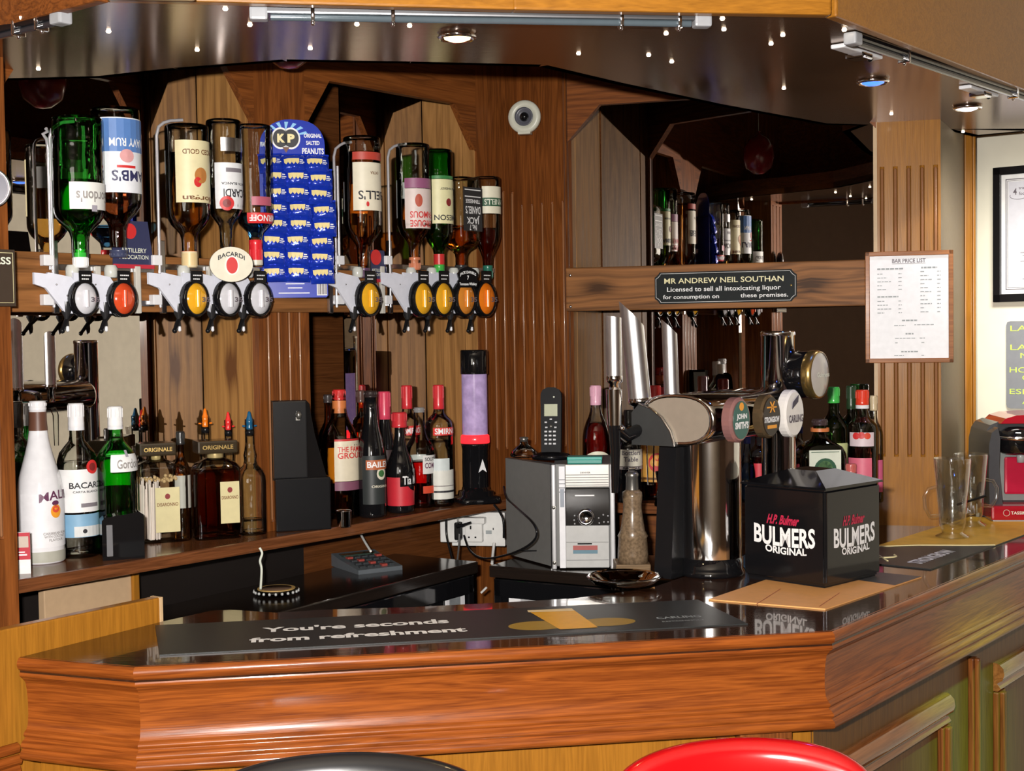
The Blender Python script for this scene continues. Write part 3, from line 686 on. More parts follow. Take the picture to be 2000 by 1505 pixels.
def make_bottle(name, label, H, R, prof='spirit', glass='clear', liq=None, lev=(.03,.6), cap=((.86,1.0),.40,(.8,.8,.8)), cap_m=None,
                labels=(), sq=None, ys=1.0, inv=False, loc=(0,0,0), rz=0, group=None, band=None, cat='bottle', pour=None, liqk=.93):
    t = thing(name, label, cat, loc, group=group, rot=(0, PI if inv else 0, rz))
    P = PROF[prof]; ex = None
    def lathe(mb, pr, seg=28):
        e = None
        if sq:
            e = [2 + (sq-2)*max(0, min(1, (.8-z)/.12)) if z < .8 else 2 for r, z in pr]
        y = ys
        pts = [(r*R, z*H) for r, z in pr]
        if ys != 1 or sq:
            # flat bottles keep a round neck
            vs = []; n = seg
            tmp = MB(); tmp.lathe(pts, seg, exps=e, ys=1)
            for v in tmp.v:
                f = v.z/H; kk = ys + (1-ys)*max(0, min(1, (f-.66)/.14)); v.y *= kk
            mb.add(tmp.v, tmp.f, True)
        else: mb.lathe(pts, seg)
        return mb
    opaque = glass in ('black', 'white')
    body = lathe(MB(), [(0, P[0][1])] + P + ([] if not opaque else [(0, P[-1][1])]))
    obj('glass_body', body, gl(glass), t)
    if liq and not opaque: obj('liquid', lathe(MB(), sub(P, lev[0], lev[1], liqk)), lq(liq), t)
    if cap:
        (c0, c1), cr, cc = cap; r = cr*R; z0, z1 = c0*H, c1*H; mb = MB()
        mb.lathe([(r*.99,z0),(r*1.02,z0+.001),(r*1.02,z0+(z1-z0)*.22),(r,z0+(z1-z0)*.24),(r*.99,z1-.003),(r*.93,z1),(0,z1)], 24)
        if (z1-z0) > .012:
            for k in range(14):
                a = 2*PI*k/14; mb.tube([(math.cos(a)*r, math.sin(a)*r, z0+(z1-z0)*.45),(math.cos(a)*r, math.sin(a)*r, z1-.004)], r*.05, 4, caps=False)
        obj('cap', mb, cap_m or M('cap_%d_%d_%d' % tuple(int(q*99) for q in cc), cc, .28, coat=.4), t)
    if band:
        (b0, b1), br, bm = band; obj('neck_band', MB().lathe([(br*R,b0*H),(br*R,b1*H)], 24), bm, t)
    if pour: pour(t, H, R)
    # labels: dicts of z span, angle span, colour, lettering
    def rad(z):
        for (r0, a), (r1, b) in zip(P, P[1:]):
            if a <= z <= b and b > a: return (r0+(r1-r0)*(z-a)/(b-a))*R
        return P[-1][0]*R
    for lb in labels:
        z0, z1 = lb['z']; a0, a1 = lb.get('a', (-62, 62)); lift = lb.get('lift', 0)
        if sq and not lb.get('wrap'):
            yd = -R*ys - .0012 - lift
            fn = lambda x, z, k=0, yd=yd: (x, yd - k*.0006, z)
            W = R*1.7*(a1-a0)/124; xc = 0; x0, x1 = R*.0 + R*.0137*a0, R*.0137*a1
        else:
            def fn(x, z, k=0, lift=lift):
                r = rad(min(.999, max(0, z/H))) + .0008 + k*.0006 + lift
                kk = 1.0
                if ys != 1: kk = ys + (1-ys)*max(0, min(1, (z/H-.66)/.14))
                return (r*math.sin(x/R), -r*math.cos(x/R)*kk, z)
            x0, x1 = R_(a0)*R, R_(a1)*R
        mb = MB(); nx = max(2, int((a1-a0)/9)); nz = 4 if not lb.get('arch') else 8
        vs = []
        for j in range(nz+1):
            for i in range(nx+1):
                u = i/nx; zt = z1; 
                if lb.get('arch'): zt = z1 - (z1-z0)*lb['arch']*(2*u-1)**2
                vs.append(fn(x0+(x1-x0)*u, (z0+(zt-z0)*j/nz)*H))
        mb.add(vs, [(j*(nx+1)+i, j*(nx+1)+i+1, (j+1)*(nx+1)+i+1, (j+1)*(nx+1)+i) for j in range(nz) for i in range(nx)], not sq)
        c = lb['c']; lo = obj(lb.get('n', 'paper_label'), mb, c if not isinstance(c, tuple) else M('label_%d_%d_%d' % tuple(int(q*99) for q in c), c, .45), t)
        for it in lb.get('t', ()):       # (string, z, height, x0deg, x1deg, colour[, arch])
            m2 = MB(); s, zc, h, aa, ab, ink = it[:6]; ar = it[6] if len(it) > 6 else 0
            xa, xb = (R_(aa)*R, R_(ab)*R) if not (sq and not lb.get('wrap')) else (R*.0137*aa, R*.0137*ab)
            text(m2, s, (xa+xb)/2, zc*H, xb-xa, h*H, lambda x, z: fn(x, z, 1), bold=.02, arch=ar*H)
            obj('lettering', m2, ink, lo)
        for it in lb.get('s', ()):       # bars and discs: ('bar', z0,z1,a0,a1,mat) / ('disc', a, z, r, mat)
            m2 = MB(); k = 1.5
            cv = (lambda a: R_(a)*R) if not (sq and not lb.get('wrap')) else (lambda a: R*.0137*a)
            if it[0] == 'bar':
                _, q0, q1, aa, ab, mt = it; n_ = 8; xa, xb = cv(aa), cv(ab)
                vv = [fn(xa+(xb-xa)*i/n_, z*H, 1) for z in (q0, q1) for i in range(n_+1)]
                m2.add(vv, [(i, i+1, n_+2+i, n_+1+i) for i in range(n_)])
            else:
                _, aa, zc, rr, mt = it[:5]; el = it[5] if len(it) > 5 else 1.0; xc = cv(aa); rm = rr*H
                vv = [fn(xc, zc*H, k)] + [fn(xc+rm*el*math.cos(2*PI*i/20), zc*H+rm*math.sin(2*PI*i/20), k) for i in range(20)]
                m2.add(vv, [(0, 1+i, 1+(i+1)%20) for i in range(20)])
            obj('emblem', m2, mt, lo)
    return t

RL = R_(51.3)           # facing square out of the left wall
def optic_bottle(cx, ytop, ybot, wpx, off=.03, **k):
    p = onpl(cx, ytop, L(0, off, 1), nL); d = p.y; H = (ybot-ytop)*d/F; R = wpx*d/F/2
    k.setdefault('rz', RL)
    t = make_bottle(loc=(p.x,p.y,p.z), H=H, R=R, inv=True, **k); t['_'] = 0; del t['_']
    return t
def px2f(y, yt, yb): return (y-yt)/(yb-yt)
G1 = 'inverted spirit bottles in the optics'
LBLUE = M('label_navy', (.02,.06,.25), .4)
def fr(yt, yb, *ys): return [px2f(y, yt, yb) for y in ys]

# ---- the ten optics bottles
yt, yb = 230, 520
z = lambda y: (y-yt)/(yb-yt)
optic_bottle(150, yt, yb, 97, off=.022, name='gin_bottle', label='large green inverted gin bottle with white script label, first in the optics', group=G1, prof='spirit', glass='green', liq='green', lev=(.42,.90), cap=((.88,1.0),.30,(.85,.85,.85)),
  labels=[dict(z=(z(358),z(410)), a=(-62,55), c=(.82,.82,.78), t=[("Gordon's", z(386), .075, -52, 40, M('grey_ink', (.30,.28,.27), .5))], s=[('bar', z(402), z(414), -8, 6, M('crest_ink', (.35,.33,.38), .5))]),
          dict(z=(z(352),z(404)), a=(118,235), c=(.8,.8,.78), n='back_label')])
yt, yb = 213, 500; z = lambda y: (y-yt)/(yb-yt)
optic_bottle(224, yt, yb, 94, off=.040, name='rum_bottle', label='inverted dark rum bottle with blue and white label, second in the optics', group=G1, prof='spirit', glass='clear', liq='rum', lev=(.40,.97), cap=((.95,1.0),.36,(.05,.06,.12)),
  labels=[dict(z=(z(235),z(378)), a=(-70,70), c=(.80,.82,.86), t=[("LAMB'S", z(346), .075, -58, 46, M('navy_ink', (.03,.03,.10), .4)), ('NAVY RUM', z(282), .055, -45, 50, M('white_ink', (.85,.85,.85), .5))],
     s=[('bar', z(237), z(300), -66, 66, M('label_blue', (.10,.22,.52), .4)), ('disc', 10, z(308), .045, M('red_pale', (.7,.35,.35), .5), 1.1), ('bar', z(326), z(331), -12, 34, REDINK)])])
yt, yb = 245, 520; z = lambda y: (y-yt)/(yb-yt)
optic_bottle(364, yt, yb, 84, name='spiced_rum_bottle', label='amber inverted rum bottle with cream portrait label, third in the optics', group=G1, prof='spirit', glass='clear', liq='amber', lev=(.20,.97), cap=((.885,1.0),.36,(.75,.62,.38)),
  labels=[dict(z=(z(278),z(397)), a=(-66,70), c=(.78,.70,.42), t=[('SPICED GOLD', z(300), .035, -50, 50, M('brown_ink', (.18,.07,.02), .5)), ('Morgan', z(388), .050, -52, 52, MATS['brown_ink'])],
     s=[('disc', 2, z(345), .055, M('ochre_ink', (.50,.20,.05), .5), .9), ('disc', 12, z(358), .035, REDINK, .8)]),
     dict(z=(z(295),z(340)), a=(112,240), c=(.8,.8,.78), n='back_label'), dict(z=(.885,.90), a=(-180,180), c=(.7,.03,.03), n='seal')], band=((.90,.985),.375,M('cream_foil', (.72,.55,.28), .4)))
yt, yb = 235, 500; z = lambda y: (y-yt)/(yb-yt)
optic_bottle(436, yt, yb, 68, name='white_rum_bottle', label='clear inverted white rum bottle with white label and red roundel, fourth in the optics', group=G1, prof='spirit', glass='clear', liq='clear', lev=(.5,.98), cap=((.95,1.0),.36,(.80,.80,.80)),
  labels=[dict(z=(z(320),z(408)), a=(-75,72), c=(.80,.81,.82), t=[('BACARDI', z(378), .060, -64, 44, INK), ('CARTA BLANCA', z(360), .018, -50, 50, INK)], s=[('bar', z(330), z(338), -25, 35, M('grey_ink2', (.2,.18,.2), .5)), ('disc', 34, z(398), .052, REDINK), ('disc', 34, z(398), .03, M('dark_red_ink', (.22,.02,.02), .5))]),
          dict(z=(z(272),z(298)), a=(-60,50), c=STEEL, n='foil_label')])
yt, yb = 245, 515; z = lambda y: (y-yt)/(yb-yt)
optic_bottle(494, yt, yb, 70, name='vodka_bottle', label='clear inverted vodka bottle with red name band beside the peanut card', group=G1, prof='tall', glass='clear', liq='blue', lev=(.63,.80), cap=((.82,.975),.37,(.72,.02,.03)),  # blue fill stands in for the peanut card refracted through clear spirit
  labels=[dict(z=(z(416),z(436)), a=(-62,66), c=(.68,.03,.03), t=[('SMIRNOFF', z(426), .045, -56, 58, M('white_ink'))]),
          dict(z=(z(385),z(402)), a=(-20,50), c=(.45,.10,.15), n='small_label')], band=((.965,1.0),.39,CREAMP))
yt, yb = 268, 540; z = lambda y: (y-yt)/(yb-yt)
optic_bottle(706, yt, yb, 72, name='whisky_bottle', label='amber inverted whisky bottle with tall cream label, right of the peanut card', group=G1, prof='spirit', glass='clear', liq='dkamber', lev=(.11,.97), cap=((.93,1.0),.33,(.10,.05,.10)),
  labels=[dict(z=(z(320),z(412)), a=(-48,75), c=(.80,.74,.58), t=[("BELL'S", z(383), .065, -36, 58, INK), ('EXTRA', z(340), .02, -10, 20, M('brown_ink'))], s=[('disc', 30, z(400), .018, REDINK, .6)]),
          dict(z=(z(355),z(412)), a=(118,240), c=(.8,.8,.78), n='back_label'), dict(z=(z(300),z(315)), a=(-48,75), c=(.50,.06,.04), n='shoulder_strip')])
yt, yb = 282, 530; z = lambda y: (y-yt)/(yb-yt)
optic_bottle(806, yt, yb, 66, name='grouse_whisky_bottle', label='amber inverted whisky bottle with white and mauve label, before the green one', group=G1, prof='spirit', glass='clear', liq='dkamber', lev=(.43,.97), cap=((.88,.98),.34,(.60,.20,.10)),
  labels=[dict(z=(z(370),z(446)), a=(-40,78), c=(.74,.62,.58), t=[('FAMOUS', z(420), .052, -30, 60, REDINK), ('GROUSE', z(437), .052, -30, 60, REDINK)], s=[('disc', 30, z(393), .05, M('grouse_ink', (.50,.10,.06), .5), .6)]),
          dict(z=(z(350),z(369)), a=(-40,78), c=(.30,.10,.20), n='mauve_label'), dict(z=(z(352),z(425)), a=(118,240), c=(.8,.8,.78), n='back_label')])
yt, yb = 293, 545; z = lambda y: (y-yt)/(yb-yt)
optic_bottle(854, yt, yb, 58, off=.022, name='irish_whiskey_bottle', label='green inverted whiskey bottle with cream label and red and green neck', group=G1, prof='spirit', glass='green', liq='dkamber', lev=(.58,.97), cap=((.88,1.0),.36,(.05,.40,.06)),
  labels=[dict(z=(z(352),z(437)), a=(-72,72), c=(.76,.72,.42), t=[('JAMESON', z(424), .055, -64, 64, INK), ('IRISH WHISKEY', z(370), .018, -40, 40, INK)], s=[('disc', 5, z(396), .030, M('dark_red_ink'), .8)]),
          dict(z=(z(345),z(351)), a=(-72,72), c=(.04,.22,.06), n='green_strip')], band=((.80,.88),.375,M('red_band', (.55,.03,.03), .35)))
yt, yb = 348, 535; z = lambda y: (y-yt)/(yb-yt)
optic_bottle(898, yt, yb, 62, name='tennessee_whiskey_bottle', label='square inverted whiskey bottle with black and white label, behind the shield badge', group=G1, prof='square', glass='clear', liq='dkamber', lev=(.50,.97), sq=5, cap=((.90,1.0),.40,(.03,.03,.03)), rz=RL-.0,
  labels=[dict(z=(z(368),z(452)), a=(-66,66), c=(.015,.015,.017), t=[('JACK', z(430), .09, -45, 45, M('white_ink')), ("DANIEL'S", z(412), .08, -52, 52, M('white_ink')), ('TENNESSEE', z(395), .04, -50, 50, M('white_ink')), ('No. 7', z(445), .06, -25, 25, M('white_ink'))], s=[('bar', z(372), z(374), -56, 56, M('white_ink')), ('bar', z(385), z(387), -56, 56, M('white_ink'))])])
yt, yb = 346, 545; z = lambda y: (y-yt)/(yb-yt)
optic_bottle(950, yt, yb, 54, name='cream_label_bottle', label='last inverted bottle in the optics, cream arched label with a green band', group=G1, prof='round', glass='clear', liq='rum', lev=(.50,.97), cap=((.86,.99),.36,(.02,.15,.10)),
  labels=[dict(z=(z(366),z(418)), a=(-66,70), c=(.78,.74,.58), t=[('TANNELLS', z(396), .055, -60, 60, M('pale_ink', (.75,.78,.65), .5))], s=[('bar', z(388), z(404), -66, 70, M('dk_green_ink', (.03,.10,.05), .5))])])

# ---- optics: bracket plate, oval measure with its window, spout and lever
PLATE = M('optic_plate', (.74,.76,.86), .28, coat=.3)
def make_optic(cx, lens, tagtxt='35', lab='', wpx=1.0):
    p = onpl(cx, 583, L(0, 0, 1), nL); d = p.y; s = d/F
    t = thing('optic_measure', lab, 'optic', (p.x,p.y,p.z), RL, 'spirit measures along the optics rail')
    kx = s/.62; kz = s
    def q(pts): return [((x)*kx, -(y-583)*kz) for x, y in pts]
    pl = q([(-63,534),(-46,536),(-44,533),(-13,541),(-4,560),(-4,612),(-22,611),(-48,563),(-63,556)])
    bk = obj('bracket_plate', MB().prism(pl, .010, .016), PLATE, t)
    obj('screw', MB().sphere((-34*kx, .009, -(556-583)*kz), .0018, 8).sphere((-20*kx, .009, -(577-583)*kz), .0018, 8), STEEL, bk)
    # black oval ring, window
    rx, rz_ = 22*kx*.88, 36*kz; mb = MB(); n = 28
    for k in range(n):
        a, b = 2*PI*k/n, 2*PI*(k+1)/n
        def pt(r, y, an): return (rx*r*math.cos(an), y, rz_*r*math.sin(an))
        vs = [pt(1, .016, a), pt(1, .016, b), pt(1.0, -.004, b), pt(1.0, -.004, a), pt(.86, -.008, b), pt(.86, -.008, a), pt(.82, -.002, b), pt(.82, -.002, a)]
        mb.add(vs, [(0,1,2,3),(3,2,4,5),(5,4,6,7)], True)
    rg = obj('measure_ring', mb, BLACKG, t)
    m2 = MB(); m2.disc((0,.0,0), rx*.99, rz_*.99, y1=.015, seg=28); obj('back_shell', m2, BLACK, t)
    vs = [(0,-.013,0)]; fs = []
    for r, y in ((.35,-.0125),(.62,-.0105),(.84,-.003)):
        for k in range(24): a = 2*PI*k/24; vs.append((rx*r*math.cos(a), y, rz_*r*math.sin(a)))
    for k in range(24): fs.append((0, 1+(k+1)%24, 1+k))
    for j in range(2):
        for k in range(24): fs.append((1+j*24+k, 1+j*24+(k+1)%24, 25+j*24+(k+1)%24, 25+j*24+k))
    cc = {'clear': (.62,.62,.66), 'red': (.62,.07,.02), 'amber': (.80,.40,.02), 'orange': (.85,.20,.01), 'tan': (.68,.24,.03)}[lens]
    ln = obj('window', MB().add(vs, [tuple(reversed(f)) for f in fs] , True), M('window_'+lens, cc, .10, coat=.9), t)
    obj('piston', MB().tube([(-rx*.15,-.0135,-rz_*.45),(-rx*.15,-.0135,rz_*.45)], rx*.16, 8), M('window_tube_'+lens, tuple(min(1, q*1.25) for q in cc), .1, coat=.9), ln)
    if tagtxt and lens != 'red': obj('lettering', text(MB(), '35', rx*.46, -rz_*.05, rx*.60, rz_*.26, flat(-.0145), .03).add([],[]), M('grey_mark', (.12,.10,.12), .5), ln)
    tg = obj('name_tag', MB().cbox(-11*kx*.8, 11*kx*.8, -.006, -.003, (583-552)*kz, (583-529)*kz, .001), BLACK, t)
    m3 = MB(); text(m3, 'WHISKY', 0, (583-536)*kz, 16*kx*.7, 4*kz, flat(-.0066), .0); text(m3, 'SERVED HERE', 0, (583-545)*kz, 16*kx*.7, 4*kz, flat(-.0066), .0)
    # the tags carry unreadable fine print: short ticks
    m3 = MB()
    for zz_, n_ in ((538,5),(545,4)):
        for i in range(n_): m3.box((-7+3.2*i)*kx*.8, (-7+3.2*i+2.2)*kx*.8, -.0066, -.006, (583-zz_)*kz-.0012, (583-zz_)*kz+.0012)
    obj('fine_print', m3, M('white_ink'), tg)
    obj('spout', MB().lathe([(.0,-.006),(.0035,-.004),(.005,.004),(.004,.02),(.009,.03),(.009,.05)], 12, T=Matrix.Translation((-21*kx*.9,.016,-(640-583)*kz))), M('spout_dark', (.02,.02,.022), .25), t)
    obj('drip_tip', MB().lathe([(.0,-.007),(.0035,-.004),(.003,.004),(0,.006)], 10, T=Matrix.Translation((-21*kx*.9,.013,-(641-583)*kz))), M('drip_white', (.85,.85,.88), .1), t)
    obj('lever', MB().tube([(-14*kx*.8,.02,-(612-583)*kz),(-24*kx*.8,.016,-(625-583)*kz),(-34*kx*.8,.010,-(643-583)*kz)], [.006,.005,.004], 8).sphere((-35*kx*.8,.009,-(645-583)*kz), .0055, 8), BLACK, t)
    obj('socket', MB().lathe([(.011,0),(.013,.004),(.013,.018),(.010,.024)], 14, T=Matrix.Translation((-2*kx,.032,(583-541)*kz))), M('clear_socket', (.55,.56,.52), .2), t)
    return t
opts = [(165,'clear','under the green gin bottle'),(240,'red','with the red window under the dark rum bottle'),(382,'amber','under the portrait label rum bottle'),(446,'clear','under the white rum bottle and oval badge'),(506,'clear','left of the peanut card'),
        (721,'amber','right of the peanut card'),(825,'amber','under the mauve label whisky bottle'),(865,'amber','under the green whiskey bottle'),(908,'tan','under the black shield badge'),(948,'orange','at the right end of the rail, orange window')]
for cx, l_, where in opts: make_optic(cx, l_, lab='white and black spirit measure ' + where)

# rails: two flat steel bars, square posts, clamp blocks and the bent holder rods
def lt(u, v=560, o=.066): return Lp(u, v, o)
t_ = thing('optics_rail', 'twin steel bars with posts and holder rods carrying the optics', 'rail', L(0, .066, ZB0), AL)
O0 = L(0, .066, ZB0)
def seg2(u0, u1):
    a_, b_ = lt(u0)[0], lt(u1)[0]
    for v in (524, 592):
        z0 = lt((u0+u1)/2, v)[1]-ZB0
        obj('rail_bar', MB().cbox(a_, b_, -.003, .003, z0-.006, z0+.006, .001), STEEL, t_)
seg2(95, 300); seg2(310, 525); seg2(648, 760); seg2(762, 965)
for u, w_ in ((103,1),(186,0),(264,0),(313,1),(405,0),(640,1),(757,1),(742,0)):
    a_ = lt(u)[0]
    obj('post', MB().cbox(a_-.006, a_+.006, -.012, -.003, lt(u,612)[1]-ZB0, lt(u,470 if w_ else 520)[1]-ZB0, .0015), STEEL if w_ else M('clear_plastic_bar', (.60,.58,.52), .15), t_)
for u in (88, 300, 658, 752):
    for v in (508, 585):
        a_, zz = lt(u, v); obj('clamp_block', MB().cbox(a_-.012, a_+.010, -.016, .0, zz-ZB0-.011, zz-ZB0+.010, .002), WHITE, t_)
for u, yb_, yt_, dx in ((94,500,262,-18),(100,600,242,30),(308,600,238,34),(657,520,300,0),(652,600,282,20),(757,600,285,22)):
    a_, z0 = lt(u, yb_); _, z1 = lt(u, yt_); b_ = lt(u+dx, yt_)[0] if dx else a_
    sgn = 1 if dx > 0 else -1
    pts = [(a_,-.010,z0-ZB0),(a_,-.010,z1-ZB0-.03)]
    if dx: pts += [(a_+sgn*.004,-.012,z1-ZB0-.012),(a_+sgn*.014,-.016,z1-ZB0-.003),((b_+a_)/2,-.02,z1-ZB0+.002),(b_,-.024,z1-ZB0+.006)]
    obj('holder_rod', MB().tube(pts, .0034, 8), M('pale_steel', (.80,.78,.82), .2, .6), t_)

# oval badge and shield badge, clipped on two of the measures
p = onpl(452, 516, L(0,-.03,1), nL); t = thing('oval_badge', 'cream oval badge with a red roundel clipped on the fourth optic', 'badge', tuple(p), R_(22)); s = p.y/F
obj('plaque', MB().disc((0,0,0), 42*s, 34*s, y1=.008, seg=40), M('badge_cream', (.78,.74,.60), .25, coat=.6), t)
obj('clip', MB().box(-.01,.01,.006,.05,-.02,-.005), BLACK, t)
obj('roundel', MB().disc((1*s,-.0012,-2*s), 14*s, 19*s, y1=0, seg=28), M('roundel_white', (.85,.8,.75), .4), t)
obj('emblem', MB().disc((1*s,-.002,-2*s), 11*s, 16*s, y1=-.001, seg=28), REDINK, t)
obj('lettering', text(MB(), 'BACARDI', 0, 20*s, 52*s, 9*s, flat(-.0012), .02, arch=8*s), INK, t)
p = onpl(914, 541, L(0,-.03,1), nL); t = thing('shield_badge', 'black and white arched badge clipped on the ninth optic', 'badge', tuple(p), R_(24)); s = p.y/F
sh_ = [(-20,-20),(-22,-8),(-19,-4),(-22,6),(-16,14),(-8,18),(0,21),(8,18),(16,14),(22,6),(19,-4),(22,-8),(20,-20)]
obj('plaque', MB().prism([(x*s, z_*s) for x, z_ in sh_], 0, .006), BLACKG, t)
obj('lettering', text(text(text(MB(), 'JACK DANIELS', 0, 9*s, 34*s, 7*s, flat(-.001), .02, arch=5*s), '7', 0, -1*s, 4*s, 8*s, flat(-.001), .02), 'Tennessee Whiskey', 0, -14*s, 36*s, 7*s, flat(-.001), .02), M('white_ink'), t)
obj('clip', MB().box(-.008,.008,.005,.05,-.02,-.008), BLACK, t)
# ------------------------------------------------------------------ things on the left shelf
NS = '  '
def on_shelf(cx, ytop, ybase, wpx, z=SHZ, back=0, **k):
    """upright bottle whose base is seen at cx,ybase"""
    p = onz(cx, ybase, z); R = wpx*p.y/F/2; d = p.y + R + back
    dd = Vector((p.x, p.y, 0)).normalized(); q = Vector((p.x, p.y, 0)) + dd*(R+back)
    H = (ybase-ytop)*(p.y+R*.5)/F
    if back:
        top = ony(cx, ytop, q.y); H = top.z - z; R = wpx*q.y/F/2
    k.setdefault('rz', R_(38))
    return make_bottle(loc=(q.x, q.y, z), H=H, R=R, **k)
def at_depth(cx, ytop, wpx, y, z=SHZ, **k):
    """upright bottle at distance y, foot hidden: standing on z, top at ytop"""
    t = ony(cx, ytop, y); k.setdefault('rz', R_(38))
    return make_bottle(loc=(t.x, y, z), H=t.z-z, R=wpx*y/F/2, **k)
G2 = 'upright bottles on the left shelf'
yb, yt = 1103, 785; z = lambda y: (yb-y)/(yb-yt)
on_shelf(82, yt, yb, 90, name='coconut_rum_bottle', label='white coconut rum bottle with palm emblem, nearest the left post on the shelf', prof='slope', glass='white', cap=((.945,1.0),.37,(.82,.82,.84)), rz=R_(40), group=G2,
  labels=[dict(z=(z(843),z(806)), a=(-180,180), c=(.12,.05,.03), n='neck_sleeve'), dict(z=(.012,z(1078)), a=(-180,180), c=(.42,.42,.36), n='clear_foot'),
    dict(z=(z(1070),z(965)), a=(-75,86), c=MATS.get('white_coated_glass') or (.8,.8,.83), n='print_area', t=[('MALIBU', z(968), .055, -24, 94, M('plum_ink', (.12,.03,.08), .4), .018), ('CARIBBEAN RUM', z(1043), .016, -16, 50, M('grey_ink')), ('WITH COCONUT', z(1049), .016, -14, 48, M('grey_ink')), ('FLAVOUR', z(1056), .016, -2, 38, M('grey_ink'))],
      s=[('disc', 18, z(1000), .042, M('sunset_orange', (.85,.35,.03), .4), .85), ('disc', 18, z(996), .022, M('sunset_red', (.70,.08,.04), .4), 1.1), ('bar', z(1008), z(986), 16, 20, M('plum_ink')), ('disc', 17, z(984), .016, M('plum_ink'), 1.5)])])
yb, yt = 1097, 787; z = lambda y: (yb-y)/(yb-yt)
on_shelf(156, yt, yb-3, 78, back=.02, name='white_rum_bottle', label='clear white rum bottle with white cap, right beside the white coconut bottle', prof='flat', glass='clear', liq='clear', lev=(.03,.62), cap=((.84,1.0),.39,(.82,.81,.83)), rz=R_(30), group=G2,
  labels=[dict(z=(z(1004),z(918)), a=(-80,78), c=(.78,.78,.78), t=[('BACARDI', z(950), .040, -36, 72, INK), ('CARTA BLANCA', z(963), .014, -26, 52, INK)], s=[('disc', 32, z(914), .045, REDINK), ('disc', 32, z(914), .026, M('dark_red_ink')), ('bar', z(994), z(986), -5, 50, M('grey_ink2'))]),
    dict(z=(z(1054),z(1008)), a=(-80,78), c=(.20,.38,.55), n='blue_label', s=[('bar', z(1053), z(1032), -25, 76, M('grey_label', (.6,.62,.62), .4)), ('disc', 4, z(1042), .014, INK)])], band=((.825,.845),.40,M('silver_band', (.75,.75,.78), .3)))
yb, yt = 1086, 795; z = lambda y: (yb-y)/(yb-yt)
on_shelf(232, yt, yb, 80, name='gin_bottle', label='green gin bottle with white cap and script label, standing on the left shelf', prof='spirit', glass='green', liq='green', lev=(.1,.66), cap=((.865,1.0),.37,(.83,.83,.83)), rz=R_(30), group=G2,
  labels=[dict(z=(z(922),z(888)), a=(-30,80), c=(.80,.80,.80), t=[("Gordon's", z(906), .065, -12, 72, M('grey_ink'), .002)], s=[('bar', z(893), z(880), 14, 24, M('crest_ink'))]), dict(z=(z(955),z(885)), a=(120,240), c=(.8,.8,.78), n='back_label')], band=((.845,.865),.38,M('silver_band')))
def amaretto(cx, yb, yt, w, liq, lab, inside=None, ts=None, lblx=0):
    zf = lambda y: (yb-y)/(yb-yt)
    t = on_shelf(cx, yt, yb, w, name='amaretto_bottle', label=lab, prof='amaretto', glass='clear', liq=liq, lev=(.03,.70), cap=None, sq=7, ys=.62, rz=R_(24), group=G2,
      labels=[dict(z=(zf(ts[1]), zf(ts[0])), a=(lblx-26,lblx+34), c=(.62,.55,.30), t=[('DISARONNO', (zf(ts[0])*.62+zf(ts[1])*.38), .035, lblx-22, lblx+30, M('brown_ink'))], s=[('disc', lblx+4, zf(ts[0])*.8+zf(ts[1])*.2, .028, M('dark_red_ink'), .9)])])
    H = [c for c in t.children if 'glass_body' in c.name][0].dimensions.z
    return t
def square_cap(t, H, R, z0, z1):
    m = MB(); m.cbox(-R*.98, R*.98, -R*.72, R*.72, z0*H, z1*H, .004); c = obj('square_cap', m, M('black_gold_cap', (.04,.028,.015), .22, coat=.5), t)
    m = MB(); text(m, 'ORIGINALE', 0, (z0+z1)/2*H, R*1.5, (z1-z0)*H*.32, flat(-R*.72-.0006), .02); obj('lettering', m, GOLD, c)
    obj('neck_band', MB().lathe([(R*.36, .80*H),(R*.40,.815*H),(R*.40, z0*H)], 20), M('gold_neck', (.62,.48,.22), .3, .5), t)
t = amaretto(309, 1064, 866, 116, None, 'clear square amaretto bottle filled with pale straws, black square cap', ts=(955,1043), lblx=14)
H_ = max(v.co.z for v in t.children[0].data.vertices)/.93; R_s = 116*t.location.y/F/2
square_cap(t, H_, R_s*.62, .86, .99)
m = MB(); rnd = random.Random(3)
for i in range(46):
    x = R_s*rnd.uniform(-.80,.10); y = R_s*.5*rnd.uniform(-.9,.9); 
    m.tube([(x,y,.03*H_),(x+rnd.uniform(-.003,.003),y,.60*H_+rnd.uniform(-.02,.01))], .0022, 5)
st_ = obj('straw_filling', m, M('pale_straws', (.82,.70,.62), .5), t); st_['kind'] = 'stuff'
m = MB()
for i in range(40): m.sphere((R_s*rnd.uniform(-.75,.85), R_s*.5*rnd.uniform(-.8,.8), H_*rnd.uniform(.60,.645)), .0045, 6)
o_ = obj('cork_filling', m, M('tan_corks', (.62,.42,.20), .6), t); o_['kind'] = 'stuff'
t = amaretto(424, 1056, 860, 92, 'rum', 'dark red square amaretto bottle with cream label and black square cap', ts=(943,1025), lblx=30)
H_ = max(v.co.z for v in t.children[0].data.vertices)/.93; R_s = 92*t.location.y/F/2
square_cap(t, H_, R_s*.86, .86, .99)
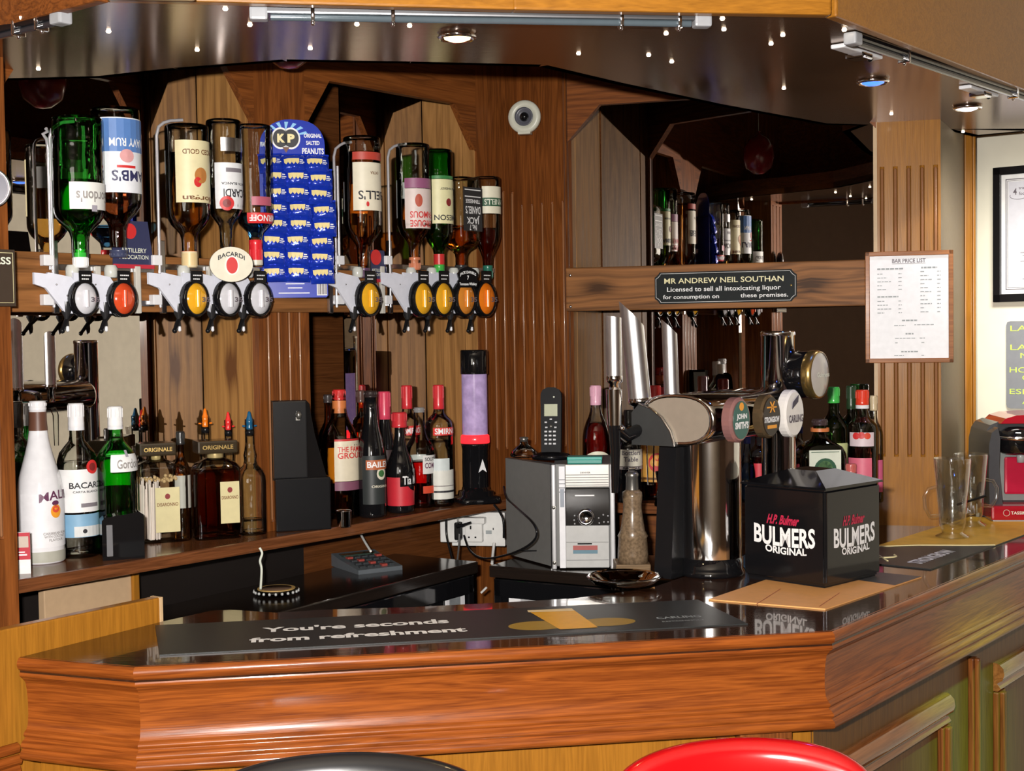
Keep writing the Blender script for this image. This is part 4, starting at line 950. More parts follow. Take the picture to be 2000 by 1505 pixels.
# three decanters with coloured pourers
def pourer(col):
    def f(t, H, R):
        pm = M('pourer_'+col, {'orange': (.90,.20,.01), 'red': (.85,.03,.03), 'blue': (.01,.10,.22)}[col], .18, coat=.5)
        z0 = .80*H
        obj('stopper', MB().lathe([(.0,z0),(.30*R,z0),(.31*R,z0+.03*H),(.24*R,z0+.055*H),(0,z0+.055*H)], 16), BLACK, t)
        mb = MB().lathe([(.26*R,z0+.05*H),(.30*R,z0+.065*H),(.22*R,z0+.085*H),(.27*R,z0+.10*H),(.26*R,z0+.12*H),(.16*R,z0+.15*H),(.10*R,z0+.185*H),(.05*R,z0+.195*H),(0,z0+.197*H)], 16)
        for sx in (-1, 1): mb.tube([(sx*.2*R,0,z0+.075*H),(sx*.48*R,0,z0+.078*H)], [.07*R,.06*R], 8)
        obj('pourer', mb, pm, t)
    return f
for cx, yt, yb, w, col, d, lab in ((492,803,1046,60,'blue',None,'clear decanter with dark blue pourer, nearest the black dispenser'),):
    dec = on_shelf(cx, yt, yb, w, name='decanter', label=lab, prof='decanter', glass='clear', liq='clear', lev=(.03,.12), cap=None, pour=pourer(col), rz=R_(20), group='decanters with coloured pourers')
for cx, yt, w, y, col, lab in ((445,803,50,3.05,'red','clear decanter with red pourer, middle of the three decanters'),(400,796,54,3.05,'orange','clear decanter with orange pourer, nearest the knotted pine plank')):
    at_depth(cx, yt, w, y, name='decanter', label=lab, prof='decanter', glass='clear', cap=None, pour=pourer(col), rz=R_(20), group='decanters with coloured pourers')
# dark bottle behind the cream straws
at_depth(352, 842, 34, 2.965, name='dark_bottle', label='dark bottle with black cap behind the two amaretto bottles', prof='spirit', glass='amberg', cap=((.88,1.0),.5,(.02,.02,.02)), group=G2, rz=R_(30), labels=[dict(z=(.3,.6), c=(.5,.48,.42))])

# sachet box at the post, black caddy, black cup dispenser
p = onz(48, 1120, SHZ); s = p.y/F
t = thing('leaflet_stand', 'small red and white leaflet standing at the left post', 'leaflet', tuple(p), R_(10))
obj('card', MB().box(-18*s, 12*s, 0, .004, 0, 82*s), PAPER, t)
obj('red_panel', MB().box(-17*s, 12*s, -.0008, 0, 28*s, 81*s), M('leaflet_red', (.50,.03,.05), .4), t)
obj('picture_patch', MB().box(-12*s, 9*s, -.0014, -.0008, 52*s, 74*s), M('leaflet_buff', (.55,.45,.38), .5), t)
obj('fine_print', MB().box(-10*s, 6*s, -.0014, -.0008, 36*s, 39*s).box(-10*s, 2*s, -.0014, -.0008, 42*s, 44*s).box(-10*s, 4*s, -.0014, -.0008, 12*s, 13*s), M('white_ink'), t)
p = onz(244, 1092, SHZ); s = p.y/F
t = thing('bar_caddy', 'low gloss black caddy in front of the green gin bottle', 'caddy', tuple(p), R_(22))
pr = [(-42,0),(-42,78),(-36,84),(30,92),(38,86),(38,0)]
obj('housing', MB().prism([(x*s, z_*s) for x, z_ in pr], 0, .045), BLACKG, t)
obj('front_plate', MB().cbox(-34*s, -22*s, -.004, 0, 8*s, 70*s, .002), M('grey_gloss', (.16,.16,.17), .08, coat=.6), t)
p = onz(580, 1037, SHZ); s = p.y/F
t = thing('cup_dispenser', 'tall black angular dispenser box on the left shelf before the fluted post', 'dispenser', tuple(p), R_(16))
obj('lower_box', MB().cbox(-40*s, 68*s, 0, .055, 0, 104*s, .003), BLACK, t)
obj('back_panel', MB().prism([(-42*s,100*s),(-42*s,257*s),(24*s,257*s),(30*s,250*s),(40*s,190*s),(62*s,104*s)], .012, .055), BLACKG, t)
obj('front_flap', MB().cbox(-42*s, 24*s, .0, .014, 104*s, 256*s, .003), M('black_satin', (.015,.015,.016), .18), t)
obj('latch', MB().sphere((8*s, -.002, 228*s), .007, 8, sz=1.6).box(2*s,10*s,-.004,.004,218*s,224*s), M('dull_metal', (.25,.24,.22), .3, .8), t)

# ---- second group of bottles, between the dispenser and the lava lamp
yb, yt = 1014, 757; z = lambda y: (yb-y)/(yb-yt)
on_shelf(667, yt, yb, 78, name='grouse_whisky_bottle', label='amber whisky bottle with cream bird label, standing right of the black dispenser', prof='round', glass='clear', liq='amber', lev=(.05,.58), cap=((.90,.98),.34,(.62,.03,.03)), rz=R_(36), group=G2,
  labels=[dict(z=(z(940),z(862)), a=(-46,80), c=(.74,.66,.50), t=[('THE FAMOUS', z(878), .042, -36, 70, REDINK), ('GROUSE', z(890), .045, -36, 56, REDINK)], s=[('disc', 56, z(918), .05, M('grouse_ink'), .7)]),
    dict(z=(z(958),z(941)), a=(-46,80), c=(.22,.08,.13), n='mauve_label'), dict(z=(z(862),z(858)), a=(-46,80), c=(.55,.03,.03), n='red_edge'), dict(z=(z(950),z(880)), a=(120,235), c=(.8,.8,.78), n='back_label')], band=((.80,.895),.36,M('copper_band', (.65,.20,.06), .4)))
yb, yt = 1012, 764; z = lambda y: (yb-y)/(yb-yt)
on_shelf(728, yt, yb, 54, name='cream_liqueur_bottle', label='black cream liqueur bottle with arched name label', prof='bailey', glass='black', cap=((.95,1.0),.48,(.03,.02,.02)), rz=R_(34), group=G2,
  labels=[dict(z=(z(985),z(890)), a=(-70,80), c=(.030,.035,.035), arch=.0, t=[('ORIGINAL', z(950), .020, -30, 60, CREAMP)], s=[('disc', 14, z(925), .050, CREAMP, .85), ('disc', 14, z(925), .028, M('leaf_green', (.05,.16,.05), .5))]),
    dict(z=(z(917),z(898)), a=(-52,80), c=(.45,.12,.04), n='name_label', lift=.001, t=[('BAILEYS', z(907), .048, -46, 72, M('white_ink'))])])
yb, yt = 1003, 806; z = lambda y: (yb-y)/(yb-yt)
on_shelf(783, yt, yb, 54, name='coffee_liqueur_bottle', label='round shouldered black liqueur bottle with red label and red wax cap', prof='bulb', glass='black', cap=((.85,1.0),.56,(.60,.03,.04)), rz=R_(34), group=G2,
  labels=[dict(z=(z(988),z(932)), a=(-100,80), c=(.58,.025,.04), s=[('disc', 42, z(938), .11, BLACKG, 1.0)]), dict(z=(z(950),z(925)), a=(-30,80), c=BLACKG, n='name_label', lift=.0006, t=[('Tia Maria', z(938), .085, -20, 96, M('white_ink'))])])
yb, yt = 1000, 795; z = lambda y: (yb-y)/(yb-yt)
on_shelf(822, yt, yb-4, 60, back=.035, name='peach_liqueur_bottle', label='fluted clear liqueur bottle half full of red, left of the front vodka bottle', prof='comfort', glass='clear', liq='red', lev=(.03,.46), cap=((.95,1.0),.36,(.25,.25,.25)), rz=R_(34), group=G2,
  labels=[dict(z=(z(930),z(892)), a=(-20,80), c=(.74,.72,.70), t=[('SOUTHERN', z(900), .036, -12, 70, INK), ('COMFORT', z(913), .055, -12, 76, M('plum_ink'))]), dict(z=(z(970),z(955)), a=(-20,75), c=(.65,.07,.03), n='lower_label'),dict(z=(z(955),z(895)), a=(120,235), c=(.8,.8,.78), n='back_label')])
yb, yt = 990, 752; z = lambda y: (yb-y)/(yb-yt)
on_shelf(860, yt, yb, 54, name='vodka_bottle', label='clear vodka bottle with red cap and red name band, left of the lava lamp', prof='tall', glass='clear', liq='clear', lev=(.03,.55), cap=((.80,1.0),.40,(.65,.03,.04)), rz=R_(38), group=G2,
  labels=[dict(z=(z(850),z(835)), a=(-60,80), c=(.72,.035,.03), t=[('SMIRNOFF', z(842), .048, -52, 84, M('white_ink'))]), dict(z=(z(975),z(918)), a=(-70,60), c=(.72,.72,.66), n='lower_label', s=[('bar', z(962), z(958), -60, 50, INK), ('bar', z(950), z(948), -60, 50, M('grey_ink'))]),
    dict(z=(z(920),z(895)), a=(-60,10), c=(.62,.68,.68), n='duty_stamp')])
yt = 752; 
at_depth(794, 752, 50, 3.56, name='vodka_bottle', label='clear vodka bottle with red cap behind the black liqueur bottles', prof='tall', glass='clear', cap=((.80,1.0),.42,(.65,.03,.04)), rz=R_(30), group=G2, labels=[dict(z=(.58,.66), a=(-40,60), c=(.72,.035,.03), t=[('SMIRNOFF', .62, .05, -36, 58, M('white_ink'))])])
at_depth(750, 764, 44, 3.47, name='raspberry_liqueur_bottle', label='dark bottle with translucent pink sleeve on its neck', prof='slope', glass='black', cap=((.76,1.0),.55,(.70,.06,.12)), group=G2, rz=R_(30), labels=[dict(z=(.1,.5), c=(.05,.03,.03))])
at_depth(640, 770, 40, 3.39, name='dark_liqueur_bottle', label='dark bottle with silver rimmed cap behind the whisky and the dispenser', prof='spirit', glass='amberg', liq='rum', cap=((.93,1.0),.42,(.05,.04,.04)), group=G2, rz=R_(30), labels=[dict(z=(.25,.55), c=(.4,.2,.15))])
at_depth(704, 762, 44, 3.43, name='brown_liqueur_bottle', label='brown bottle behind the whisky and black cream liqueur bottles', prof='spirit', glass='amberg', liq='rum', cap=((.90,1.0),.42,(.10,.05,.04)), group=G2, rz=R_(30), labels=[dict(z=(.25,.55), c=(.3,.25,.2))])
# steel jigger
p = onz(672, 1028, SHZ); s = p.y/F
t = thing('jigger', 'small steel spirit measure cup before the standing whisky bottle', 'cup', tuple(p))
obj('cup', MB().lathe([(0,0),(13*s,0),(13.5*s,.002),(15*s,30*s),(15.5*s,31*s),(14*s,31*s),(12.5*s,.003),(0,.003)], 24), CHROME, t); obj('rim', MB().lathe([(15*s,30*s),(16*s,31*s),(15*s,32*s),(14*s,31*s)], 24), CHROME, t)
# lava lamp
p = onz(930, 984, SHZ); s = p.y/F; q = Vector((p.x,p.y,0)); q += q.normalized()*.045
t = thing('lava_lamp', 'black glitter lamp with glowing mauve tube and red collar at the shelf end', 'lamp', (q.x,q.y,SHZ), R_(20)); s = q.y/F
obj('foot', MB().lathe([(0,0),(42*s,0),(43*s,3*s),(42*s,12*s),(34*s,14*s),(33*s,22*s),(28*s,24*s),(27*s,30*s),(0,30*s)], 32, exps=[5,5,5,5,3,3,2,2,2]), BLACKG, t)
obj('base', MB().lathe([(26*s,28*s),(26*s,104*s),(27.5*s,112*s),(27.5*s,116*s),(0,116*s)], 32), BLACKG, t)
obj('collar', MB().lathe([(26.5*s,115*s),(28.5*s,117*s),(28*s,130*s),(25*s,133*s),(0,133*s)], 32), M('lamp_red', (.8,.02,.02), .2, emit=(1,.02,.03), es=.9), t)
gt = M('lamp_tube', (.42,.32,.50), .12, coat=.8, emit=(.33,.22,.50), es=.18, speck=.7, bscale=45)
obj('tube', MB().lathe([(25*s,132*s),(25*s,252*s)], 32), gt, t)
obj('cap', MB().lathe([(26.5*s,251*s),(27*s,253*s),(27*s,296*s),(26*s,298*s),(0,298*s)], 32), BLACKG, t)
m = MB().prism([(0,84),(11,58),(3,66),(-9,57)] and [(x*s, z_*s) for x, z_ in ((2,86),(10,60),(2,66),(-7,60))], -.0006, .0006, T=Matrix.Translation((4*s,-26*s,0)))
obj('emblem', m, M('silver_emblem', (.8,.8,.82), .3), t)

# ------------------------------------------------------------------ peanut card
pk = onpl(585, 585, L(0, FR-.055, 1), nL); s = pk.y/F; zb_ = pk.z
t = thing('peanut_card', 'blue peanut card with arched header hanging on the fluted post', 'card', (pk.x,pk.y,zb_), R_(14))
BLUE = M('card_blue', (.010,.035,.42), .25, coat=.4)
W2 = 68*s
arch = [(-W2,6*s),(-W2*.97,0)] + [(56*s,4*s),(60*s,8*s),(62*s,272*s)]
pts = [(-70*s,4*s),(52*s,4*s),(56*s,8*s),(55*s,270*s)] + [(55*s*math.cos(a)**.8*1.0-0*s, (300+48*math.sin(a))*s) for a in [i*PI/2/8 for i in range(0,8)]] + [(-10*s,349*s)] + [(-10*s-60*s*math.sin(a), (300+49*math.cos(a))*s) for a in [i*PI/2/8 for i in range(1,9)]] + [(-72*s,270*s)]
pts = [(x-10*s*0, z_) for x, z_ in pts]
cardo = obj('backing_card', MB().prism(pts, .0, .0025), BLUE, t)
yy = -.0006
m = MB(); c0 = (-20*s, 312*s)
rays = MB()
for i, a in enumerate([20,42,64,86,108,130,152]):
    a = R_(a); b = a+.12
    rays.add([(c0[0]+20*s*math.cos(a), yy, c0[1]+18*s*math.sin(a)),(c0[0]+20*s*math.cos(b), yy, c0[1]+18*s*math.sin(b)),(c0[0]+44*s*math.cos(b), yy, c0[1]+32*s*math.sin(b)),(c0[0]+44*s*math.cos(a-.05), yy, c0[1]+32*s*math.sin(a-.05))], [(0,3,2,1)])
obj('ray_print', rays, M('card_sky', (.25,.55,.85), .4), t)
for dx, rr, mt, dy in ((-10,21,M('white_ink'),-.0008),(10,21,M('white_ink'),-.0008),(-10,17.5,INK,-.0014),(10,17.5,INK,-.0014)):
    obj('logo_disc', MB().disc((c0[0]+dx*s, dy-.0004, c0[1]), rr*s*.85, rr*s, y1=dy, seg=28), mt, t)
LC = M('logo_cream', (.85,.74,.38), .4)
obj('logo_letters', text(text(MB(), 'K', c0[0]-9*s, c0[1], 15*s, 17*s, flat(-.0026), .06), 'P', c0[0]+10*s, c0[1], 14*s, 17*s, flat(-.0026), .06), LC, t)
obj('logo_point', MB().prism([(c0[0]-7*s,c0[1]-17*s),(c0[0]+7*s,c0[1]-17*s),(c0[0],c0[1]-28*s)], -.0024, -.0018), M('peanut_brown', (.15,.05,.02), .4), t)
m = MB(); 
for sss, x, z_, w_, h_ in (('ORIGINAL',32,318,34,8),('SALTED',32,304,26,8),('PEANUTS',32,288,42,12),('24 x 50g Packets',-22,276,56,7),('PEANUTS',-60,300,18,9)):
    text(m, sss, x*s, z_*s, w_*s, h_*s, flat(yy-.0003), .03, slant=.0)
obj('lettering', m, M('white_ink'), t)
obj('bar_code_panel', MB().box(34*s, 54*s, -.0012, -.0004, 8*s, 36*s), PAPER, t)
m = MB()
for i in range(9): m.box((36+2*i)*s, (36.8+2*i+(i%3)*.4)*s, -.0018, -.0012, 10*s, 34*s)
obj('bar_code', m, M('grey_mark'), t)
obj('fine_print', MB().box(-40*s, 20*s, -.001, -.0004, 12*s, 14*s).box(-22*s, 6*s, -.001, -.0004, 22*s, 24*s).box(-26*s, 10*s, -.001, -.0004, 30*s, 32*s), M('white_ink'), t)
# packets: three columns by seven rows, pinned overlapping like slates
PK = M('packet_foil', (.012,.045,.50), .16, .25, coat=.7, speck=.3, bscale=70, bump=1.0)
NUT = M('nut_print', (.80,.66,.30), .4)
rows = ['first','second','third','fourth','fifth','sixth','seventh']; cols = ['left','middle','right']
pm, nm, lm = None, None, None
rnd = random.Random(11)
first = None
for r in range(7):
    for c in range(3):
        x = (-48 + 43*c + (6 if r < 4 else 0) + (3*c if r > 1 else 0))*s; z_ = (236 - 30.5*r - (8 if c == 2 else 0)*.5)*s
        y = -.012
        wpos = Matrix.Translation((pk.x,pk.y,zb_)) @ Matrix.Rotation(R_(14),4,'Z') @ Vector((x, y, z_))
        lab = 'blue foil peanut packet in the %s row from the top, %s column of the card' % (rows[r], cols[c])
        rot = (R_(rnd.uniform(-14,-6)), R_(rnd.uniform(-4,4)), R_(14+rnd.uniform(-5,5)))
        if first is None:
            first = thing('peanut_packet', lab, 'packet', wpos, 0, 'peanut packets hanging on the card', rot=rot)
            mb = MB(); n, k = 8, 8; vs = []; W_, H_p = 24*s, 19*s
            for j in range(k+1):
                for i in range(n+1):
                    u, v = 2*i/n-1, 2*j/k-1
                    puff = .013*((1-u**4)*(1-v**4))**.7
                    vs.append((u*W_*(1-.05*abs(v)), -puff + .0012*math.sin(9*u+5*v), v*H_p))
            nb = len(vs)
            mb.add(vs, [(j*(n+1)+i, j*(n+1)+i+1, (j+1)*(n+1)+i+1, (j+1)*(n+1)+i) for j in range(k) for i in range(n)], True)
            mb.add([(x_, -y_*.3+.002, z__) for x_, y_, z__ in vs], [(j*(n+1)+i, (j+1)*(n+1)+i, (j+1)*(n+1)+i+1, j*(n+1)+i+1) for j in range(k) for i in range(n)], True)
            obj('bag', mb, PK, first)
            m = MB()
            def puf(u, v): return -.013*((1-u**4)*(1-v**4))**.7 - .0012
            for q in range(4):
                u0 = -.66+.30*q
                m.add([(( u0+a_)*W_, puf(u0+a_, b_)-.0006, b_*H_p) for a_, b_ in ((-.14,-.14),(0,-.36),(.14,-.14),(.16,.30),(-.16,.30))], [(0,1,2,3,4)])
            obj('nut_print', m, NUT, first)
            m = MB()
            for (u0, u1, v0, v1) in ((.46,.70,.06,.18),(.42,.80,-.14,-.04),(.40,.70,-.30,-.24)): m.add([(u*W_, puf(u, v)-.0008, v*H_p) for u, v in ((u0,v0),(u1,v0),(u1,v1),(u0,v1))], [(0,1,2,3)])
            obj('fine_print', m, M('white_ink'), first)
            m = MB().box(-W_*.98, W_*.98, -.002, .002, H_p*.95, H_p*1.12); obj('seal_strip', m, BLUE, first)
        else: clone(first, wpos, 0, lab, rot=rot)
# tops of the card: three foil packet heads with a hole
for c in range(3):
    x = (-50+44*c)*s; wpos = Matrix.Translation((pk.x,pk.y,zb_)) @ Matrix.Rotation(R_(14),4,'Z') @ Vector((x, -.008, 262*s))
    clone(first, wpos, 0, 'curled blue packet top under the card header, %s column' % cols[c], rot=(R_(-22), R_(3*c-4), R_(14)))
# regimental poster cards behind the optics
for u, v, w_, h_, lab in ((262,478,60,92,'navy card with a red emblem behind the second optic'),(738,520,34,62,'navy card behind the whisky bottle right of the peanuts')):
    p = onpl(u, v+h_/2, L(0, FR-.022, 1), nL); s_ = p.y/F
    t = thing('club_card', lab, 'card', tuple(p), AL)
    k = 1/.63
    obj('card', MB().prism([(-w_*.5*s_*k,0),(w_*.5*s_*k,0),(w_*.36*s_*k,h_*s_),(-w_*.5*s_*k,h_*s_)], 0, .002), M('card_navy', (.035,.04,.10), .4), t)
    obj('stripe', MB().box(-w_*.5*s_*k, w_*.5*s_*k, -.0006, 0, 0, .008), M('leaflet_red'), t)
    obj('emblem', MB().disc((-w_*.08*s_*k,-.001,h_*.78*s_), 9*s_*k, 15*s_, y1=0), REDINK, t)
    obj('lettering', text(text(MB(), 'ARTILLERY', 0, h_*.38*s_, w_*.62*s_*k, h_*.09*s_, flat(-.0008)), 'ASSOCIATION', 0, h_*.24*s_, w_*.7*s_*k, h_*.09*s_, flat(-.0008)), M('pale_ink'), t)
# ------------------------------------------------------------------ stereo and what stands on it
p = onz(1079, 1111, ZW); s = p.y/F
SA = R_(-3)
t = thing('stereo', 'silver fronted micro hi-fi with dark grey sides on the right fridge top', 'stereo', tuple(p), SA)
SIL = M('silver_plastic', (.50,.50,.51), .3, .35); GREYP = M('case_grey', (.15,.15,.145), .4)
W, Hh, Dp = 124*s, 206*s, .24
obj('case', MB().cbox(.006, W-.006, .012, Dp, .004, Hh, .003).add([], []), GREYP, t)
side = t.children[0]; 
obj('rear_cover', MB().slab([(.002,.01),(-.118,.20),(-.112,.215),(.03,.03)], .004, Hh-.002), GREYP, t)
obj('front_pillar', MB().cbox(0, 9*s, -.006, .014, 0, Hh, .003), SIL, t); obj('front_pillar', MB().cbox(W-10*s, W, -.004, .014, 0, Hh, .003), SIL, t)
obj('corner_edge', MB().box(-.003, 0, -.002, .014, 0, Hh), BLACK, t)
obj('keys_column', MB().cbox(15*s, 27*s, -.007, .004, 3*s, Hh-3*s, .001), M('key_white', (.80,.80,.83), .25), t)
kc = MB()
for y in (935,943,951,959): kc.box(15*s, 27*s, -.0078, -.007, (1111-y)*s, (1112.2-y)*s)
obj('key_gaps', kc, BLACK, t)
obj('side_window', MB().box(17*s, 25*s, -.0082, -.0070, (1111-988)*s, (1111-952)*s), M('window_grey', (.30,.33,.38), .2), t)
obj('top_panel', MB().cbox(27*s, W-10*s, -.004, .012, (1111-950)*s, Hh, .002), M('champagne', (.42,.40,.37), .32, .4), t)
g = MB()
for y in (926,931,936,941,946): g.box(28*s, W-12*s, -.0046, -.004, (1111-y)*s, (1112.2-y)*s)
obj('grille_lines', g, M('groove_dark', (.10,.10,.10), .5), t)
obj('display', MB().cbox(27*s, W-10*s, -.005, .012, (1111-1024)*s, (1111-952)*s, .002), M('display_black', (.020,.018,.017), .12), t)
obj('cassette_door', MB().cbox(27*s, W-12*s, -.005, .012, 3*s, (1111-1025)*s, .002), M('door_grey', (.47,.47,.46), .35), t)
obj('door_groove', MB().box(28*s, W-13*s, -.0056, -.005, (1111-1058)*s, (1111.8-1058)*s).box(28*s, W-13*s, -.0056, -.005, (1111-1093)*s, (1111.8-1093)*s), M('groove_dark'), t)
st = obj('sticker', MB().box(41*s, 89*s, -.0062, -.005, (1111-1080)*s, (1111-1064)*s), M('sticker_red', (.35,.07,.06), .4), t)
obj('sticker_band', MB().box(41*s, 89*s, -.0066, -.0062, (1111-1080)*s, (1111-1073)*s), M('sticker_teal', (.10,.20,.26), .4), st)
obj('handle_slot', MB().box(50*s, 78*s, -.0062, -.005, (1111-1062)*s, (1111-1059)*s), BLACK, t)
kb = obj('volume_knob', MB().lathe([(17*s,0),(17*s,.006),(15*s,.009),(11*s,.010),(10.5*s,.007),(0,.008)], 32, T=Matrix.Translation((67*s,-.004,(1111-1008)*s)) @ Matrix.Rotation(PI/2,4,'X')), M('knob_steel', (.7,.7,.72), .15, 1.0), t)
bt = MB()
for x, y in ((45,1005),(44,1014),(45,1021),(92,1010),(93,1020),(101,1004),(102,1018),(110,1006),(110,1018)): bt.sphere((x*s, -.006, (1111-y)*s), .0022, 8)
obj('small_buttons', bt, SIL, t)
obj('lettering', text(text(MB(), 'DENVER', 67*s, (1111-921)*s, 20*s, 3.5*s, flat(-.0048), .02), 'MICRO', 57*s, (1111-966)*s, 22*s, 4*s, flat(-.0056), .02), INK, t)
obj('display_print', MB().box(46*s, 84*s, -.0058, -.005, (1111-967)*s, (1111-964.5)*s), M('white_ink'), t)
for y in (989,1098): obj('jack', MB().lathe([(0,.0),(3*s,.0),(4.5*s,.002),(4.5*s,0)], 14, T=Matrix.Translation((4.5*s,-.0075,(1111-y)*s)) @ Matrix.Rotation(-PI/2,4,'X')), M('dull_metal'), t)
obj('vent_lines', MB().box(-.075,-.03,.075,.0765,.03,.033), BLACK, t)
top = ZW+Hh
def ontop(u, v): return onz(u, v, top+.0005)
# cordless telephone in its cradle
p = onz(1078, 898, top); s = p.y/F; p.y += .03
t = thing('cordless_phone', 'black cordless phone upright in its round cradle on the stereo', 'phone', (p.x,p.y,top), R_(-8))
obj('cradle', MB().lathe([(0,0),(38*s,0),(40*s,4*s),(34*s,10*s),(20*s,14*s),(0,15*s)], 28, ys=.9), M('phone_black', (.004,.004,.005), .4, spec=.08), t)
obj('cradle_lip', MB().lathe([(36*s,3*s),(41*s,6*s),(36*s,9*s)], 28, ys=.9), BLACKG, t)
T_ = Matrix.Translation((0,.0,10*s)) @ Matrix.Rotation(R_(-6),4,'X')
h = MB(); prof = []
hp = [(-16,0),(-16.5,30),(-17,80),(-17.5,108),(-17,118),(-14,124),(-6,128),(6,128),(14,124),(17,118),(17.5,108),(17,80),(16.5,30),(16,0)]
hs = obj('handset', h.prism([(x*s, z_*s) for x, z_ in hp], -.012, .012, T=T_), MATS['phone_black'], t)
ms = hs.modifiers.new('bevel', 'BEVEL'); ms.width = .004; ms.segments = 2
obj('screen', MB().box(-13*s, 13*s, -.0130, -.012, 74*s, 98*s, T=T_), M('lcd_green', (.32,.34,.20), .2), hs)
kb = MB()
for r in range(4):
    for c in range(3): kb.cbox((-10+8.5*c-2.8)*s, (-10+8.5*c+2.8)*s, -.0138, -.0118, (18+8*r)*s, (21.5+8*r)*s, .0004, T=T_)
for x, y in ((-9,52),(9,52),(-10,62),(10,62),(0,68)): kb.cbox((x-2.5)*s, (x+2.5)*s, -.0138, -.0118, (y-1.5)*s, (y+1.5)*s, .0004, T=T_)
obj('keypad', kb, M('key_grey', (.42,.42,.44), .3), hs)
obj('navigation_key', MB().lathe([(0,0),(3.4*s,0),(3.4*s,.002),(0,.0025)], 14, T=T_ @ Matrix.Translation((0,-.012,54*s)) @ Matrix.Rotation(PI/2,4,'X')), M('dull_metal'), hs)
obj('earpiece', MB().sphere((6*s,-.012,112*s), .0026, 8, T=T_), M('pale_ink'), hs)
# teal box on the stereo
p = onz(1116, 906, top); s = p.y/F
t = thing('teal_box', 'flat teal box lying on the front edge of the stereo', 'box', (p.x,p.y+.004,top), R_(-5))
obj('base', MB().cbox(-8*s, 60*s, 0, .045, 0, 9*s, .002), M('teal_plastic', (.02,.25,.20), .35), t); obj('lid', MB().cbox(-8.5*s, 60.5*s, -.001, .046, 7*s, 14*s, .002), M('teal_lid', (.03,.33,.27), .3), t)
# small clear bottle behind
p = onz(1012, 893, top); s = p.y/F
t = thing('clear_stopper_bottle', 'small clear flask with grey stopper at the back of the stereo', 'bottle', (p.x+.015,p.y+.02,top))
obj('glass_body', MB().lathe([(0,0),(26*s,0),(28*s,4*s),(22*s,14*s),(9*s,24*s),(7*s,32*s)], 22), CLEAR, t); obj('stopper', MB().lathe([(0,30*s),(8*s,30*s),(9*s,38*s),(0,40*s)], 16), M('dull_metal'), t)

# ------------------------------------------------------------------ bottles on the shelf below the plaque
G3 = 'liqueur bottles on the shelf under the plaque'
at_depth(1163, 752, 54, 3.53, name='red_liqueur_bottle', label='red liqueur bottle with pink cap and arched cream label, behind the stereo', prof='round', glass='clear', liq='red', lev=(.03,.68), cap=((.83,1.0),.40,(.78,.42,.55)), group=G3, rz=R_(4),
  labels=[dict(z=(.08,.44), a=(-56,56), c=(.78,.74,.58), arch=.12, t=[('ETERNAL', .365, .04, -42, 42, M('grey_mark'), .008)], s=[('disc', 0, .235, .075, M('grey_mark'), 1.0), ('disc', 0, .25, .035, CREAMP, .8)])])
at_depth(1228, 800, 50, 3.50, name='wine_bottle', label='dark wine bottle with white upper label behind the pepper mill', prof='wine', glass='black', cap=((.84,1.0),.40,(.03,.03,.03)), group=G3, rz=R_(6),
  labels=[dict(z=(.40,.58), a=(-70,70), c=(.72,.68,.55), t=[('Bottlers', .545, .05, -44, 44, M('grey_mark')), ('Table', .475, .05, -36, 30, M('grey_mark'))]), dict(z=(.365,.395), a=(-70,70), c=(.35,.30,.28), n='lower_strip', t=[('BATTLE', .38, .022, -40, 40, INK)])])
at_depth(1279, 752, 58, 3.56, name='orange_liqueur_bottle', label='bottle with orange crest label and red cap behind the black fount leg', prof='spirit', glass='amberg', liq='rum', cap=((.85,1.0),.40,(.65,.03,.03)), group=G3, rz=R_(0),
  labels=[dict(z=(.16,.50), a=(-75,75), c=(.72,.36,.07), s=[('disc', 0, .33, .085, REDINK, .9), ('disc', 0, .35, .05, M('sunset_orange'), .9), ('bar', .18, .20, -60, 60, M('brown_ink'))])])
at_depth(1325, 800, 42, 3.60, name='dark_spirit_bottle', label='dark bottle with two small white labels left of the chrome column', prof='tall', glass='black', cap=((.86,1.0),.42,(.03,.03,.03)), group=G3, rz=R_(0), labels=[dict(z=(.38,.56), a=(-60,40), c=(.66,.66,.62)), dict(z=(.20,.33), a=(-60,30), c=(.66,.66,.62), n='lower_label')])
at_depth(1459, 850, 32, 3.46, name='blue_bottle', label='small deep blue bottle between the two chrome columns', prof='slope', glass='clear', liq='blue', cap=((.88,1.0),.45,(.02,.04,.20)), group=G3, rz=0)
at_depth(1482, 835, 42, 3.50, name='red_white_bottle', label='bottle with red upper and white lower label between the chrome columns', prof='spirit', glass='clear', liq='red', cap=((.88,1.0),.42,(.6,.03,.03)), group=G3, rz=0, labels=[dict(z=(.30,.52), c=(.65,.03,.05)), dict(z=(.05,.29), c=(.62,.62,.64), n='lower_label')])
at_depth(1601, 818, 92, 3.36, z=SHZ, name='herbal_liqueur_bottle', label='dark square shouldered herbal liqueur bottle with green and cream label', prof='jager', glass='dkgreen', liq='rum', lev=(.03,.7), cap=((.93,1.0),.33,(.05,.03,.03)), sq=6, ys=.7, group=G3, rz=R_(5), band=((.86,.90),.40,M('copper_band')),
  labels=[dict(z=(.20,.66), a=(-50,50), c=(.72,.76,.62), s=[('bar', .635, .642, -44, 44, M('dk_green_ink')), ('bar', .22, .227, -44, 44, M('dk_green_ink')), ('disc', 0, .44, .13, M('dk_green_ink'), 1.0), ('disc', 0, .455, .085, M('mid_green_ink', (.18,.36,.14), .5), 1.0), ('disc', 0, .37, .035, CREAMP, .9)])])
